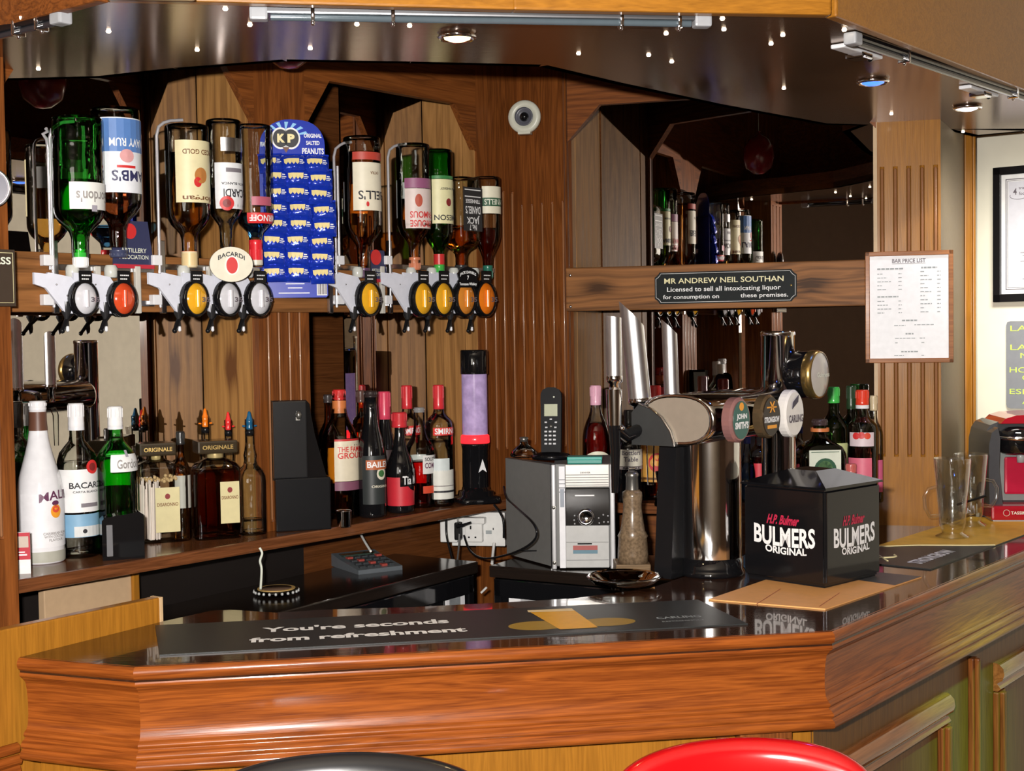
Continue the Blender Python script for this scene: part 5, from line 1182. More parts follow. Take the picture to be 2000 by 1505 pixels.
at_depth(1628, 755, 58, 3.44, z=SHZ, name='whiskey_bottle', label='green glass bottle with bright green cap and pale yellow label', prof='spirit', glass='dkgreen', liq='rum', lev=(.03,.5), cap=((.86,1.0),.40,(.06,.50,.08)), group=G3, rz=R_(18), labels=[dict(z=(.12,.52), a=(-50,70), c=(.62,.66,.30), s=[('bar', .24, .25, -50, 70, INK)])])
at_depth(1662, 753, 40, 3.45, z=SHZ, name='green_wine_bottle', label='tall dark green bottle between the green capped and red capped bottles', prof='wine', glass='dkgreen', cap=((.80,1.0),.46,(.02,.05,.02)), group=G3, rz=0)
at_depth(1684, 761, 58, 3.37, z=SHZ, name='strawberry_vodka_bottle', label='clear bottle with red cap, strawberry label and pink contents', prof='tall', glass='clear', liq='pink', lev=(.03,.5), cap=((.87,1.0),.44,(.75,.05,.02)), group=G3, rz=R_(-8), band=((.84,.87),.45,PAPER),
  labels=[dict(z=(.52,.64), a=(-60,40), c=(.70,.58,.60), s=[('disc', -30, .61, .03, REDINK), ('disc', -10, .615, .03, REDINK), ('disc', 12, .61, .028, M('sunset_red'))]), dict(z=(.15,.42), a=(-70,30), c=(.70,.15,.22), n='lower_label')])
at_depth(1706, 772, 36, 3.43, z=SHZ, name='cream_cap_bottle', label='clear pink bottle with cream cap against the honey oak post', prof='spirit', glass='clear', liq='pink', lev=(.03,.45), cap=((.86,1.0),.42,(.62,.50,.30)), group=G3, rz=0, labels=[dict(z=(.1,.4), a=(-50,50), c=(.65,.12,.25))])
at_depth(1662, 905, 34, 3.31, z=SHZ, name='fruit_jar', label='small jar of red fruit before the strawberry bottle', prof='spirit', glass='clear', liq='pink', cap=((.80,1.0),.6,(.55,.12,.10)), group=G3, rz=0)

# ------------------------------------------------------------------ beer founts
def Tx(org, d3, up=Vector((0,0,1))):
    x = d3.normalized(); y = up.cross(x).normalized(); z_ = x.cross(y)
    return Matrix(((x.x,y.x,z_.x,org.x),(x.y,y.y,z_.y,org.y),(x.z,y.z,z_.z,org.z),(0,0,0,1)))
colp = onz(1387, 1131, ZT); s = 2.80/F
cpos = Vector((.395, 2.765, ZT)); cpos = ony(1388, 1000, 2.80); cpos.z = ZT
t = thing('beer_fount', 'chrome T-shaped beer fount with three round badges, left of the black cube', 'beer tap', tuple(cpos), AL)
r = 62*s
obj('base_ring', MB().lathe([(0,0),(r*1.07,0),(r*1.08,.006),(r*1.06,.010),(r*1.02,.014),(r*1.02,.036),(0,.036)], 40), BLACKG, t)
obj('column', MB().lathe([(r*.98,.034),(r*.98,.285)], 48), CHROME, t)
# body: rounded bar lying along the counter
zc = (638-814)*0; zmid = EYE - (814-638)*2.755/F - ZT
bw, bh = .086, .050
def sect(k, yb=0): return [(bw*k*math.copysign(abs(math.cos(a))**.75, math.cos(a)), bh*k*math.copysign(abs(math.sin(a))**.9, math.sin(a))) for a in [2*PI*i/36 for i in range(36)]]
xa, xb = -.125, .245
bmb = MB(); ks = [(xa,.86),(xa+.004,.97),(xa+.012,1.0),(xb-.012,1.0),(xb-.003,.95),(xb,.8)]
vs = []
for x, k in ks: vs += [(x, y, zmid+z_) for y, z_ in sect(k)]
n = 36
bmb.add(vs, [(j*n+i, (j+1)*n+i, (j+1)*n+(i+1)%n, j*n+(i+1)%n) for j in range(len(ks)-1) for i in range(n)], True)
bmb.add(vs[:n], [list(range(n))]); bmb.add(vs[-n:], [list(range(n-1,-1,-1))])
obj('body', bmb, M('dark_chrome', (.50,.49,.48), .07, 1.0), t)
# end plate: bright rim and brownish mirror inlay, black tail on the bar side
em = MB(); rim = sect(1.01); inr = sect(.86)
vs = [(xa-.001, y, zmid+z_) for y, z_ in rim] + [(xa-.006, y*.97, zmid+z_*.97) for y, z_ in rim] + [(xa-.002, y, zmid+z_) for y, z_ in inr]
em.add(vs, [(i, n+i, n+(i+1)%n, (i+1)%n) for i in range(n)] + [(n+i, 2*n+i, 2*n+(i+1)%n, n+(i+1)%n) for i in range(n)], True)
obj('end_rim', em, CHROME, t)
obj('end_inlay', MB().add([(xa-.003, y, zmid+z_) for y, z_ in sect(.87)], [list(range(n))]), M('inlay_bronze', (.50,.43,.35), .28, .55), t)
tail = [(.100,-.052),(.100,.012),(.082,.030),(.055,.022),(.030,.005),(.010,-.022),(.000,-.052)]
tb = MB(); 
vv = [(xa-.010, y, zmid+z_) for y, z_ in tail] + [(xa+.05, y, zmid+z_) for y, z_ in tail]; k = len(tail)
tb.add(vv, [list(range(k)), list(range(2*k-1,k-1,-1))] + [(i, k+i, k+(i+1)%k, (i+1)%k) for i in range(k)])
obj('end_tail', tb, M('satin_grey_plastic', (.035,.036,.036), .38), t)
obj('tail_trim', MB().tube([(xa-.010, y, zmid+z_) for y, z_ in tail[2:]], .0022, 6), CHROME, t)
# black rear leg
lg = MB().prism([(-.105,0),(-.045,0),(-.052,zmid-.045),(-.080,zmid-.045)], .030, .070)
obj('rear_leg', lg, BLACK, t)
# badges
def badge_disc(par, x, rx, rz_, colr, name='badge'):
    m = MB(); nb = 32
    for (r0, y0), (r1, y1) in (((1.0,-bw-.010),(1.0,-bw-.026)),((1.0,-bw-.026),(.90,-bw-.030)),((.90,-bw-.030),(0,-bw-.031))):
        for i in range(nb):
            a, b = 2*PI*i/nb, 2*PI*(i+1)/nb
            m.add([(x+rx*r0*math.cos(a), y0, zmid+rz_*r0*math.sin(a)),(x+rx*r0*math.cos(b), y0, zmid+rz_*r0*math.sin(b)),(x+rx*r1*math.cos(b), y1, zmid+rz_*r1*math.sin(b)),(x+rx*r1*math.cos(a), y1, zmid+rz_*r1*math.sin(a))], [(0,1,2,3)])
    o = obj(name, m, colr, par)
    return o
def bx_for(u):
    inv = fmat(cpos, AL).inverted(); d_ = ray(u, 800); o_ = inv @ CP; dd = inv.to_3x3() @ d_
    k_ = (-bw-.028-o_.y)/dd.y; return (o_+dd*k_).x
yy = -bw-.0318
for u, lab in ((1445,'a'),(1504,'b'),(1551,'c')):
    x = bx_for(u)
    obj('tap_stem', MB().tube([(x,-bw+.01,zmid),(x,-bw-.012,zmid)], .008, 10), CHROME, t)
    rx, rz_ = .040, .044
    if lab == 'a':
        b_ = badge_disc(t, x, rx, rz_, M('badge_rose', (.40,.20,.19), .25, .5)); 
        obj('badge_field', MB().disc((x,yy,zmid), rx*.78, rz_*.84, y1=yy+.001), M('badge_green', (.03,.12,.10), .3), b_)
        obj('lettering', text(text(MB(), 'JOHN', x, zmid+.006, .040, .013, flat(yy-.0006), .05), "SMITH'S", x, zmid-.010, .052, .014, flat(yy-.0006), .05), M('white_ink'), b_)
        obj('emblem', MB().disc((x,yy-.0006,zmid+.026), .008, .008, y1=yy), M('sunset_orange'), b_)
    elif lab == 'b':
        b_ = badge_disc(t, x, rx, rz_, M('badge_bronze', (.22,.15,.08), .2, .7))
        obj('badge_field', MB().disc((x,yy,zmid), rx*.84, rz_*.88, y1=yy+.001), M('badge_black', (.02,.012,.01), .3), b_)
        obj('lettering', text(MB(), 'STRONGBOW', x, zmid-.006, .062, .012, flat(yy-.0006), .05), M('white_ink'), b_)
        obj('emblem', text(MB(), 'X', x+.002, zmid+.019, .024, .022, flat(yy-.0006), .03).box(x-.02,x+.02,yy-.0006,yy-.0002,zmid+.017,zmid+.020), M('sunset_orange'), b_)
        obj('name_strip', MB().box(x-.018,x+.020,yy-.0006,yy-.0002,zmid-.024,zmid-.017), M('sunset_orange'), b_)
    else:
        b_ = badge_disc(t, x, rx*1.05, rz_*1.12, M('badge_white', (.80,.76,.72), .25, coat=.5))
        obj('lettering', text(MB(), 'CARLING', x, zmid-.010, .062, .016, flat(yy-.0006), .04), M('grey_mark'), b_)
        obj('emblem', MB().prism([(x-.016,zmid+.010),(x+.010,zmid+.024),(x+.012,zmid+.038),(x-.012,zmid+.024)], yy-.0008, yy), M('violet_black', (.02,.012,.05), .3), b_)
        obj('badge_rod', MB().tube([(x,-bw-.02,zmid-.045),(x,-bw-.02,.10)], .0035, 8), CHROME, b_)
# spouts beneath, bar side
for x in (-.06,.06,.18): obj('spout', MB().tube([(x,.095,zmid-.03),(x,.105,zmid-.05),(x,.105,zmid-.14)], [.010,.009,.007], 12), CLEAR, t)
# handles: long chrome tubes cut at a slant, standing behind the body
def handle_at(ub, vb, ut, vt, d, wpx, cut, par, name='handle', rot=None):
    a_ = ony(ub, vb, d); b_ = ony(ut, vt, d); r_ = wpx*d/F/2; ln = (b_-a_).length
    zax = (b_-a_).normalized(); xax = Vector((1,0,0)); xax = (xax - zax*xax.dot(zax)).normalized(); yax = zax.cross(xax)
    T = Matrix(((xax.x,yax.x,zax.x,a_.x),(xax.y,yax.y,zax.y,a_.y),(xax.z,yax.z,zax.z,a_.z),(0,0,0,1)))
    T = fmat(cpos, AL).inverted() @ T
    m = MB(); n = 28
    vs = [(r_*math.cos(2*PI*i/n), r_*math.sin(2*PI*i/n), 0) for i in range(n)] + [(r_*math.cos(2*PI*i/n), r_*math.sin(2*PI*i/n), ln - cut*math.cos(2*PI*i/n)*r_) for i in range(n)]
    m.add(vs, [(i, (i+1)%n, n+(i+1)%n, n+i) for i in range(n)], True, T); m.add(vs[n:], [list(range(n))], False, T)
    o = obj(name, m, BRIGHT, par)
    obj('collar', MB().lathe([(r_*.72,-.050),(r_*.72,-.014),(r_*1.04,-.010),(r_*1.06,-.003),(r_*1.0,.002)], 20, T=T), CHROME, o)
    return o
handle_at(1250, 778, 1233, 612, 2.80, 44, 1.2, t)
handle_at(1312, 770, 1307, 638, 2.90, 30, 1.0, t)
h1 = handle_at(1200, 735, 1198, 618, 2.72, 31, 0.15, t)
# side tap carrying the first handle: chrome valve and dark downspout
inv = fmat(cpos, AL).inverted()
q = [inv @ ony(u, v, 2.72) for u, v in ((1199,760),(1200,830),(1202,880),(1201,962))]
obj('tap_valve', MB().tube([q[0], q[1]], [.016,.014], 16), CHROME, t); obj('downspout', MB().tube([q[1], q[2], q[3]], [.013,.010,.007], 14), BLACKG, t)
qq = inv @ ony(1222, 850, 2.74); obj('tap_arm', MB().tube([q[1], qq, Vector((xa+.03,.07,zmid-.01))], [.014,.014,.012], 12), BLACKG, t)
qk = inv @ ony(1215, 836, 2.71); obj('adjuster', MB().sphere(qk, .006, 10), CHROME, t)

# second fount: tall column with a round gold rimmed head
c2_ = ony(1521, 900, 3.02); s = 3.02/F; r = 33*s; zt = ony(1521, 656, 3.02).z - ZT
t = thing('beer_fount', 'tall chrome column fount with a round gold rimmed head, behind the badges', 'beer tap', (c2_.x,c2_.y,ZT), 0)
obj('column', MB().lathe([(r,.004),(r,zt),(r*1.03,zt+.001),(r*1.03,zt+.008),(r*.96,zt+.011),(0,zt+.011)], 40), CHROME, t)
obj('base_ring', MB().lathe([(0,0),(r*1.3,0),(r*1.3,.01),(r*1.02,.02),(r*1.0,.02)], 32), BLACKG, t)
hc = ony(1585, 731, 2.99); hd_ = Vector((.80,-.60,0)).normalized()
Th = Matrix.Translation(Vector((-c2_.x,-c2_.y,-ZT))) @ Tx(hc, hd_) @ Matrix.Rotation(PI/2, 4, 'Y')
R0 = 46*s
obj('head_shell', MB().lathe([(0,-.062),(R0*.55,-.060),(R0*.85,-.050),(R0*.98,-.034),(R0,-.015),(R0,.0)], 36, T=Th), BLACKG, t)
obj('head_rim', MB().lathe([(R0*1.0,-.002),(R0*1.03,.0),(R0*1.03,.012),(R0*.98,.020),(R0*.93,.021)], 36, T=Th), M('brass_rim', (.45,.30,.10), .25, .9), t)
obj('head_lens', MB().lathe([(R0*.95,.019),(R0*.6,.024),(0,.026)], 36, T=Th), M('lens_pale', (.48,.44,.40), .25, coat=.5), t)
T2 = Th @ Matrix.Rotation(-PI/2, 4, 'Y')
m = MB(); text(m, 'Guinness', 0, 0, R0*1.2, R0*.2, lambda x, z: T2 @ Vector((.0275, x, z)), .02); obj('lettering', m, M('pale_ink'), t)
obj('head_bolts', MB().sphere(Th @ Vector((-R0*.9,.0,-.03)), .006, 8).sphere(Th @ Vector((-R0*.5,R0*.7,-.03)), .006, 8), CHROME, t)
obj('head_arm', MB().tube([(0,0,zt-.10),Th @ Vector((0,0,-.05))], .012, 12), CHROME, t)

# ------------------------------------------------------------------ black illuminated-style cube
K0 = onz(1613, 1153, ZT)
KA = R_(-46.6)
cube = thing('display_cube', 'black cube shaped bar sign with white lettering on the counter', 'sign', (K0.x,K0.y,ZT), KA + R_(90))
# local x runs along the right face, local -x side... left face at local y from 0 to S
S = .192; Hc = .190
# in this frame x -> right face direction, y -> left face direction
bodym = MB(); cs = .006
bm = bmesh.new(); bmesh.ops.create_cube(bm, size=1); bmesh.ops.scale(bm, vec=(S,S,Hc-.006), verts=bm.verts); bmesh.ops.translate(bm, vec=(S/2,S/2,(Hc+.006)/2), verts=bm.verts)
bmesh.ops.bevel(bm, geom=bm.edges[:], offset=.006, segments=3, affect='EDGES'); bm.verts.index_update()
bodym.add([v.co for v in bm.verts], [[v.index for v in f.verts] for f in bm.faces], False); bm.free()
CB = M('cube_black', (.006,.006,.007), .12, coat=.4)
obj('cube_body', bodym, CB, cube)
lid = MB(); a_, b_ = -.004, S+.004
vs = [(a_,a_,Hc),(b_,a_,Hc),(b_,b_,Hc),(a_,b_,Hc),(a_+.002,a_+.002,Hc+.004),(b_-.002,a_+.002,Hc+.004),(b_-.002,b_-.002,Hc+.004),(a_+.002,b_-.002,Hc+.004),(S*.33,S*.33,Hc+.028),(S*.67,S*.33,Hc+.028),(S*.67,S*.67,Hc+.028),(S*.33,S*.67,Hc+.028)]
lid.add(vs, [(3,2,1,0),(0,1,5,4),(1,2,6,5),(2,3,7,6),(3,0,4,7),(4,5,9,8),(5,6,10,9),(6,7,11,10),(7,4,8,11),(8,9,10,11)]); obj('lid', lid, CB, cube)
obj('foot', MB().box(.008,S-.008,.008,S-.008,0,.006), BLACK, cube)
fl_ = lambda x, z: (-.0006, S - x, z)       # left face, read from its left edge
fr2 = lambda x, z: (x, -.0006, z)
for fn in (fl_, fr2):
    mw, mr = MB(), MB()
    text(mw, 'BULMERS', S*.51, Hc*.485, S*.74, Hc*.20, fn, .03, arch=-.004); text(mw, 'ORIGINAL', S*.53, Hc*.345, S*.50, Hc*.075, fn, .03, arch=-.003)
    text(mr, 'H.P. Bulmer', S*.50, Hc*.66, S*.38, Hc*.10, fn, .04, slant=.3)
    obj('lettering', mw, PAPER, cube); obj('script_lettering', mr, M('script_red', (.45,.02,.06), .4), cube)

# ------------------------------------------------------------------ mats and runners on the counter
def quad(name, lab, uv, z, mat, cat='mat', th=.0025, group=None):
    P = [onz(u, v, ZT) for u, v in uv]; o0 = P[0]; d = P[1]-P[0]; a = math.atan2(d.y, d.x)
    t = thing(name, lab, cat, (o0.x,o0.y,z), a, group)
    inv = fmat(Vector((o0.x,o0.y,0)), a).inverted(); L_ = [inv @ Vector((q.x,q.y,0)) for q in P]
    m = MB().slab([(q.x,q.y) for q in L_], .0002, th); obj('mat_sheet', m, mat, t)
    return t, d.length, L_
RUB = M('runner_black', (.020,.022,.022), .42, speck=.3, bscale=300)
t, ln, L_ = quad('bar_runner', 'long black bar runner with white slogan and a beer glass on the front counter', ((312,1281),(1461,1220),(1363,1173),(303,1223)), ZT, RUB)
inv = fmat(Vector((onz(312,1281,ZT).x, onz(312,1281,ZT).y, 0)), math.atan2(*(lambda d: (d.y, d.x))(onz(1461,1220,ZT)-onz(312,1281,ZT)))).inverted()
def mp_(u, v): q = onz(u, v, ZT); return inv @ Vector((q.x,q.y,0))
fn = lambda x, y: (x, y, .0029)
a_, b_ = mp_(487,1254), mp_(910,1230); c_, d_ = mp_(512,1240), mp_(875,1214)
m = MB(); hy = .030
text(m, 'from refreshment', (a_.x+b_.x)/2, (a_.y+b_.y)/2-.002, b_.x-a_.x, hy*1.15, fn, .035); text(m, "You're seconds", (c_.x+d_.x)/2, (c_.y+d_.y)/2+.012, d_.x-c_.x, hy*1.25, fn, .035)
obj('lettering', m, M('white_ink'), t)
e1, e2 = mp_(1285,1212), mp_(1370,1207)
obj('small_lettering', text(text(MB(), 'CARLING', (e1.x+e2.x)/2, (e1.y+e2.y)/2+.008, e2.x-e1.x, .017, fn, .02), 'REFRESHINGLY', (e1.x+e2.x)/2, (e1.y+e2.y)/2-.022, (e2.x-e1.x)*.95, .008, fn, .0), M('grey_print'), t)
g = [mp_(u, v) for u, v in ((1094,1232),(1168,1228),(1117,1191),(1030,1195))]
m = MB(); m.add([(q.x,q.y,.0030) for q in g], [(0,1,2,3)]); obj('glass_print', m, M('beer_gold', (.72,.36,.02), .45), t)
g2 = [mp_(u, v) for u, v in ((1117,1191),(1030,1195),(1032,1199),(1122,1196))]
obj('foam_print', MB().add([(q.x,q.y,.0034) for q in g2], [(0,1,2,3)]), M('foam_print', (.80,.62,.35), .5), t)
m = MB()
for (u, v), rx_, ry_ in (((1050,1224),.050,.035),((1185,1217),.050,.032)):
    q = mp_(u, v); m.add([(q.x,q.y,.0027)] + [(q.x+rx_*math.cos(2*PI*i/24), q.y+ry_*math.sin(2*PI*i/24), .0027) for i in range(24)], [(0,1+i,1+(i+1)%24) for i in range(24)])
obj('glow_print', m, M('glow_print', (.33,.20,.03), .5), t)
t, ln, L_ = quad('bar_mat', 'orange beer mat sheet with grey end under the black cube', ((1384,1172),(1612,1191),(1800,1128),(1560,1112)), ZT, M('mat_orange', (.78,.38,.13), .45))
inv = fmat(Vector((onz(1384,1172,ZT).x, onz(1384,1172,ZT).y, 0)), t.rotation_euler.z).inverted()
q = [mp_(u, v) for u, v in ((1748,1145),(1800,1128),(1700,1118),(1640,1130))]
obj('grey_end', MB().add([(k.x,k.y,.0028) for k in q], [(0,1,2,3)]), M('mat_grey', (.06,.06,.065), .4), t)
m = MB()
for (u0,v0,u1,v1) in ((1478,1182,1525,1152),(1600,1187,1640,1160)):
    a_, b_ = mp_(u0,v0), mp_(u1,v1); d_ = (b_-a_).normalized(); n_ = Vector((-d_.y,d_.x,0))*.001
    m.add([(a_-n_)+Vector((0,0,.0029)), (a_+n_)+Vector((0,0,.0029)), (b_+n_)+Vector((0,0,.0029)), (b_-n_)+Vector((0,0,.0029))], [(0,3,2,1)])
obj('printed_lines', m, M('line_red', (.45,.12,.05), .5), t)
# right runner
C0_ = onz(1818, 1113, ZT); dr = dL
t = thing('bar_runner', 'black and yellow bar runner on the right counter run', 'mat', (C0_.x,C0_.y,ZT), AL)
obj('mat_sheet', MB().box(0, .80, 0, .215, .0002, .0025), RUB, t)
m = MB(); pts = [(.80,0),(.80,.215),(.31,.215)] + [(.28+.02*math.sin(i*PI/8)*2, .215-.215*i/8) for i in range(1,9)]
pts = [(.80,.0),(.80,.215),(.20,.215),(.235,.18),(.275,.14),(.30,.10),(.33,.05),(.37,.0)]
obj('yellow_print', MB().slab(pts, .0025, .0028), M('runner_yellow', (.78,.45,.05), .4, speck=.3, bscale=25), t)
m = MB().tube([(x_, y_, .0028) for x_, y_ in pts[2:]], .0018, 4); obj('gold_line', m, M('logo_cream'), t)
obj('lettering', text(MB(), 'STRONGBOW', 0, 0, .17, .038, lambda x, y: (.155 + y*.3 + .0 + x*.35*0 - (y)*.0 + (0), .1 - x*.0 + 0, .003) if False else (.17 + y, .115 - x, .003), .03), M('white_ink'), t) if False else None
m = MB(); text(m, 'STRONGBOW', .145, .055, .20, .034, lambda x, y: (x, y, .003), .03); obj('lettering', m, PAPER, t)
m = MB().tube([(.02+.10*i/10, .135+.018*math.sin(i*.6), .003) for i in range(11)], .0022, 4).tube([(.04,.11,.003),(.11,.165,.003)], .0022, 4); obj('emblem', m, M('logo_cream'), t)

# ------------------------------------------------------------------ pepper mill, wooden block, drip glass, spoon
p = onz(1236, 1104, ZW); s = 3.12/F
q = ony(1236, 1050, 3.12); t = thing('pepper_mill', 'knobbly brown pepper mill with metal top between the stereo and the fount', 'pepper mill', (q.x,q.y,ZW+.030))
zb0 = ZW+.030; hh = lambda y: EYE-(y-640)*s - zb0
ml = M('mill_stone', (.22,.15,.09), .25, speck=.9, bscale=160)
obj('mill_body', MB().lathe([(0,0),(30*s,0),(30*s,.02),(28*s,hh(1050)),(30*s,hh(1046)),(24*s,hh(1035)),(19*s,hh(1000)),(18*s,hh(985)),(20*s,hh(968)),(19*s,hh(960)),(13*s,hh(955)),(0,hh(955))], 24), ml, t)
obj('metal_top', MB().lathe([(13*s,hh(957)),(12*s,hh(930)),(14*s,hh(926)),(10*s,hh(920)),(0,hh(918))], 20), M('dull_metal'), t)
obj('top_nut', MB().cbox(-.008,.008,-.003,.003,hh(922),hh(912),.002), CHROME, t)
t = tag(obj('wood_block', MB().cbox(-34*s, 34*s, -.03, .06, 0, .030, .003), wood('light_block', (.10,.06,.03), (.26,.17,.09), 'X', 1, .5, 0)), 'light brown wooden block beneath the pepper mill', 'block'); t.location = (q.x-.002,q.y,ZW)
for cx, yb_, yt_, w_, lab in ((1293,1000,932,30,'small clear flared glass on the right shelf before the orange label'),):
    q = ony(cx, yb_, 3.42); s_ = 3.42/F; t = thing('glass', lab, 'glass', (q.x,q.y,SHZ)); H_ = .085
    obj('bowl', MB().lathe([(0,.004),(14*s_,.004),(15*s_,.0),(15*s_,.004),(10*s_,H_*.35),(8*s_,H_*.6),(13*s_,H_),(12*s_,H_),(7*s_,H_*.6),(9*s_,H_*.35),(0,.008)], 20), CLEAR, t)
# clear ashtray / strainer beside the fount
q = onz(1222, 1150, ZT); t = thing('clear_tray', 'clear glass tray on the counter edge left of the fount', 'tray', (q.x,q.y+.03,ZT+.0004), R_(20))
obj('bowl', MB().lathe([(0,0),(.045,0),(.066,.018),(.070,.019),(.062,.008),(.045,.003),(0,.003)], 32), CLEAR, t); obj('rim', MB().lathe([(.066,.018),(.070,.022),(.073,.018),(.070,.015)], 32), CLEAR, t)
# bar spoon / whisk at the post
a_, b_ = onz(1716, 1002, ZT), onz(1850, 1018, ZT); t = thing('bar_strainer', 'chrome spiral handled strainer lying before the honey oak post', 'strainer', (a_.x,a_.y,ZT), math.atan2((b_-a_).y,(b_-a_).x)); ln = (b_-a_).length
obj('handle', MB().tube([(.05,0,.009),(ln*.75,0,.009),(ln,0,.006)], [.006,.007,.003], 10), CHROME, t)
m = MB().tube([(.05*0+.045*i/60+.045, .008*math.cos(i*.9), .010+.008*math.sin(i*.9)) for i in range(61)], .0014, 5); obj('spring', m, CHROME, t)
m = MB().tube([(.018+.018*math.cos(2*PI*i/20), .018*math.sin(2*PI*i/20), .008) for i in range(21)], .0035, 6); obj('ring', m, CHROME, t)
# glass mugs
def mug(cx, yb_, yt_, wt, wb, d, side, lab, first=None, tilt=0):
    q = ony(cx, yb_, d); s_ = d/F; H_ = (yb_-yt_)*s_
    t = thing('glass_mug', lab, 'mug', (q.x,q.y,ZT+.0006), 0, 'tall handled latte glasses by the coffee machine')
    r1, r0 = wt*s_/2, wb*s_/2
    obj('bowl', MB().lathe([(0,.0),(r0*1.25,0),(r0*1.3,.004),(r0*.8,.012),(r0*.85,.018),(r0,.03),(r0*1.1,H_*.4),(r1,H_*.98),(r1*1.0,H_),(r1*.95,H_),(r0*1.0,H_*.4),(r0*.85,.035),(0,.026)], 32), MUGG, t)
    obj('handle', MB().tube([(side*(r0*1.08+.0),0,H_*.28),(side*(r0*1.1+.020),0,H_*.27),(side*(r0+.034),0,H_*.38),(side*(r0+.036),0,H_*.52),(side*(r0+.026),0,H_*.62),(side*(r0*1.2+.002),0,H_*.64)], .0042, 8), MUGG, t)
mug(1860, 1040, 884, 72, 50, 3.22, -1, 'tall glass mug with its handle to the left, before the oak post')
mug(1896, 1018, 876, 66, 46, 3.40, 1, 'tall glass mug with its handle to the right, touching the coffee machine')
# black spoon in the mug
q1_, q2_ = ony(1870,985,3.32), ony(1925,968,3.36); o = tag(obj('black_stirrer', MB().tube([(0,0,0),(q2_-q1_)], [.003,.0035], 8), BLACK), 'thin black stirrer leaning between the glass mugs', 'stirrer'); o.location = q1_

# ------------------------------------------------------------------ coffee machine
q = onz(1940, 1014, ZT); s = q.y/F
t = thing('coffee_machine', 'red and graphite capsule coffee machine at the right edge', 'coffee machine', (q.x,q.y,ZT), R_(-6))
GR = M('graphite_gloss', (.065,.065,.07), .2, coat=.4); RD = M('machine_red', (.38,.008,.02), .2, coat=.6)
out = [(-10,24),(-12,40),(-14,100),(-13,150),(-8,172),(0,184),(12,190)] 
hous = [(x*s, z_*s) for x, z_ in [(-12,20),(-14,100),(-13,150),(-8,172),(0,184),(14,190),(110,190),(130,20)]]
obj('housing', MB().prism(hous, .03, .20), GR, t)
obj('side_cheek', MB().prism([(x*s, z_*s) for x, z_ in [(-12,20),(-14,100),(-13,150),(-8,172),(4,182),(8,160),(6,100),(14,20)]], -.03, .03), GR, t)
obj('red_dome', MB().prism([(x*s, z_*s) for x, z_ in [(14,188),(24,198),(44,204),(90,206),(120,200),(120,188)]], .0, .18), RD, t)
obj('drip_base', MB().cbox(-14*s, 130*s, -.06, .1, 4*s, 32*s, .006), RD, t)
obj('base_foot', MB().cbox(-10*s, 128*s, -.055, .1, 0, 5*s, .002), M('light_grey_plastic', (.4,.41,.42), .3), t)
obj('head', MB().lathe([(0,128*s),(30*s,128*s),(36*s,134*s),(38*s,158*s),(34*s,172*s),(20*s,180*s),(0,182*s)], 28, T=Matrix.Translation((50*s,.02,0))), BLACKG, t)
obj('head_trim', MB().tube([(50*s+39*s*math.cos(a), .02+39*s*math.sin(a), 160*s) for a in [-PI*i/16 for i in range(17)]], .005, 8), CHROME, t)
obj('inner_bay', MB().prism([(x*s, z_*s) for x, z_ in [(8,36),(4,132),(60,136),(100,132),(100,36)]], .022, .032), M('bay_grey', (.25,.28,.27), .25), t)
obj('red_panel', MB().cbox(24*s, 100*s, .012, .026, 48*s, 122*s, .006), M('panel_red', (.50,.015,.05), .15, coat=.6), t)
obj('spout', MB().lathe([(0,112*s),(7*s,112*s),(8*s,132*s),(0,134*s)], 14, T=Matrix.Translation((52*s,.0,0))), M('light_grey_plastic'), t)
obj('lettering', text(MB(), 'TASSIMO', 40*s, 19*s, 36*s, 6*s, flat(-.0606), .02), M('pale_ink'), t)
m = MB().tube([(14*s+6*s*math.cos(2*PI*i/16), -.0606, 19*s+6*s*math.sin(2*PI*i/16)) for i in range(17)], .0006, 4); obj('emblem', m, M('pale_ink'), t)

# ------------------------------------------------------------------ notices
# licence plaque on the right beam
ta, zl = Bp(1279, 594, -.016); tb_, zh = Bp(1556, 524, -.016); _, zl2 = Bp(1556, 588, -.016); _, zh2 = Bp(1279, 533, -.016)
zl = (zl+zl2)/2; zh = (zh+zh2)/2; w_ = tb_-ta; h_ = zh-zl
o3 = Bf(ta, -.016, zl)
t = thing('licence_plaque', 'black licence plaque with white and gold lettering screwed to the right beam', 'sign', tuple(o3), AB)
c_ = h_*.16
def cutc(x0, x1, z0, z1, c): return [(x0+c,z0),(x1-c,z0),(x1-c*.75,z0+c*.4),(x1-c*.35,z0+c*.8),(x1,z0+c),(x1,z1-c),(x1-c*.35,z1-c*.8),(x1-c*.75,z1-c*.4),(x1-c,z1),(x0+c,z1),(x0+c*.75,z1-c*.4),(x0+c*.35,z1-c*.8),(x0,z1-c),(x0,z0+c),(x0+c*.35,z0+c*.8),(x0+c*.75,z0+c*.4)]
obj('plate', MB().prism(cutc(0, w_, 0, h_, c_), 0, .003), M('plaque_black', (.014,.017,.018), .5, spec=.1), t)
e_ = h_*.045; pts = cutc(e_, w_-e_, e_, h_-e_, c_); pts.append(pts[0])
obj('border', MB().tube([(x, -.0003, z_) for x, z_ in pts], .0008, 4), M('white_ink'), t)
obj('gold_lettering', text(MB(), 'MR ANDREW NEIL SOUTHAN', w_*.49, h_*.72, w_*.84, h_*.17, flat(-.0006), .01), M('gilt_ink', (.80,.74,.42), .4), t)
m = MB(); text(m, 'Licensed to sell all intoxicating liquor', w_*.49, h_*.43, w_*.80, h_*.19, flat(-.0006), .012)
text(m, 'for consumption on', w_*.26, h_*.195, w_*.40, h_*.17, flat(-.0006), .012); text(m, 'these premises.', w_*.775, h_*.20, w_*.33, h_*.17, flat(-.0006), .012)
obj('white_lettering', m, M('white_ink'), t)
obj('screw', MB().sphere((w_*.962, 0, h_*.5), .003, 8), GOLD, t)
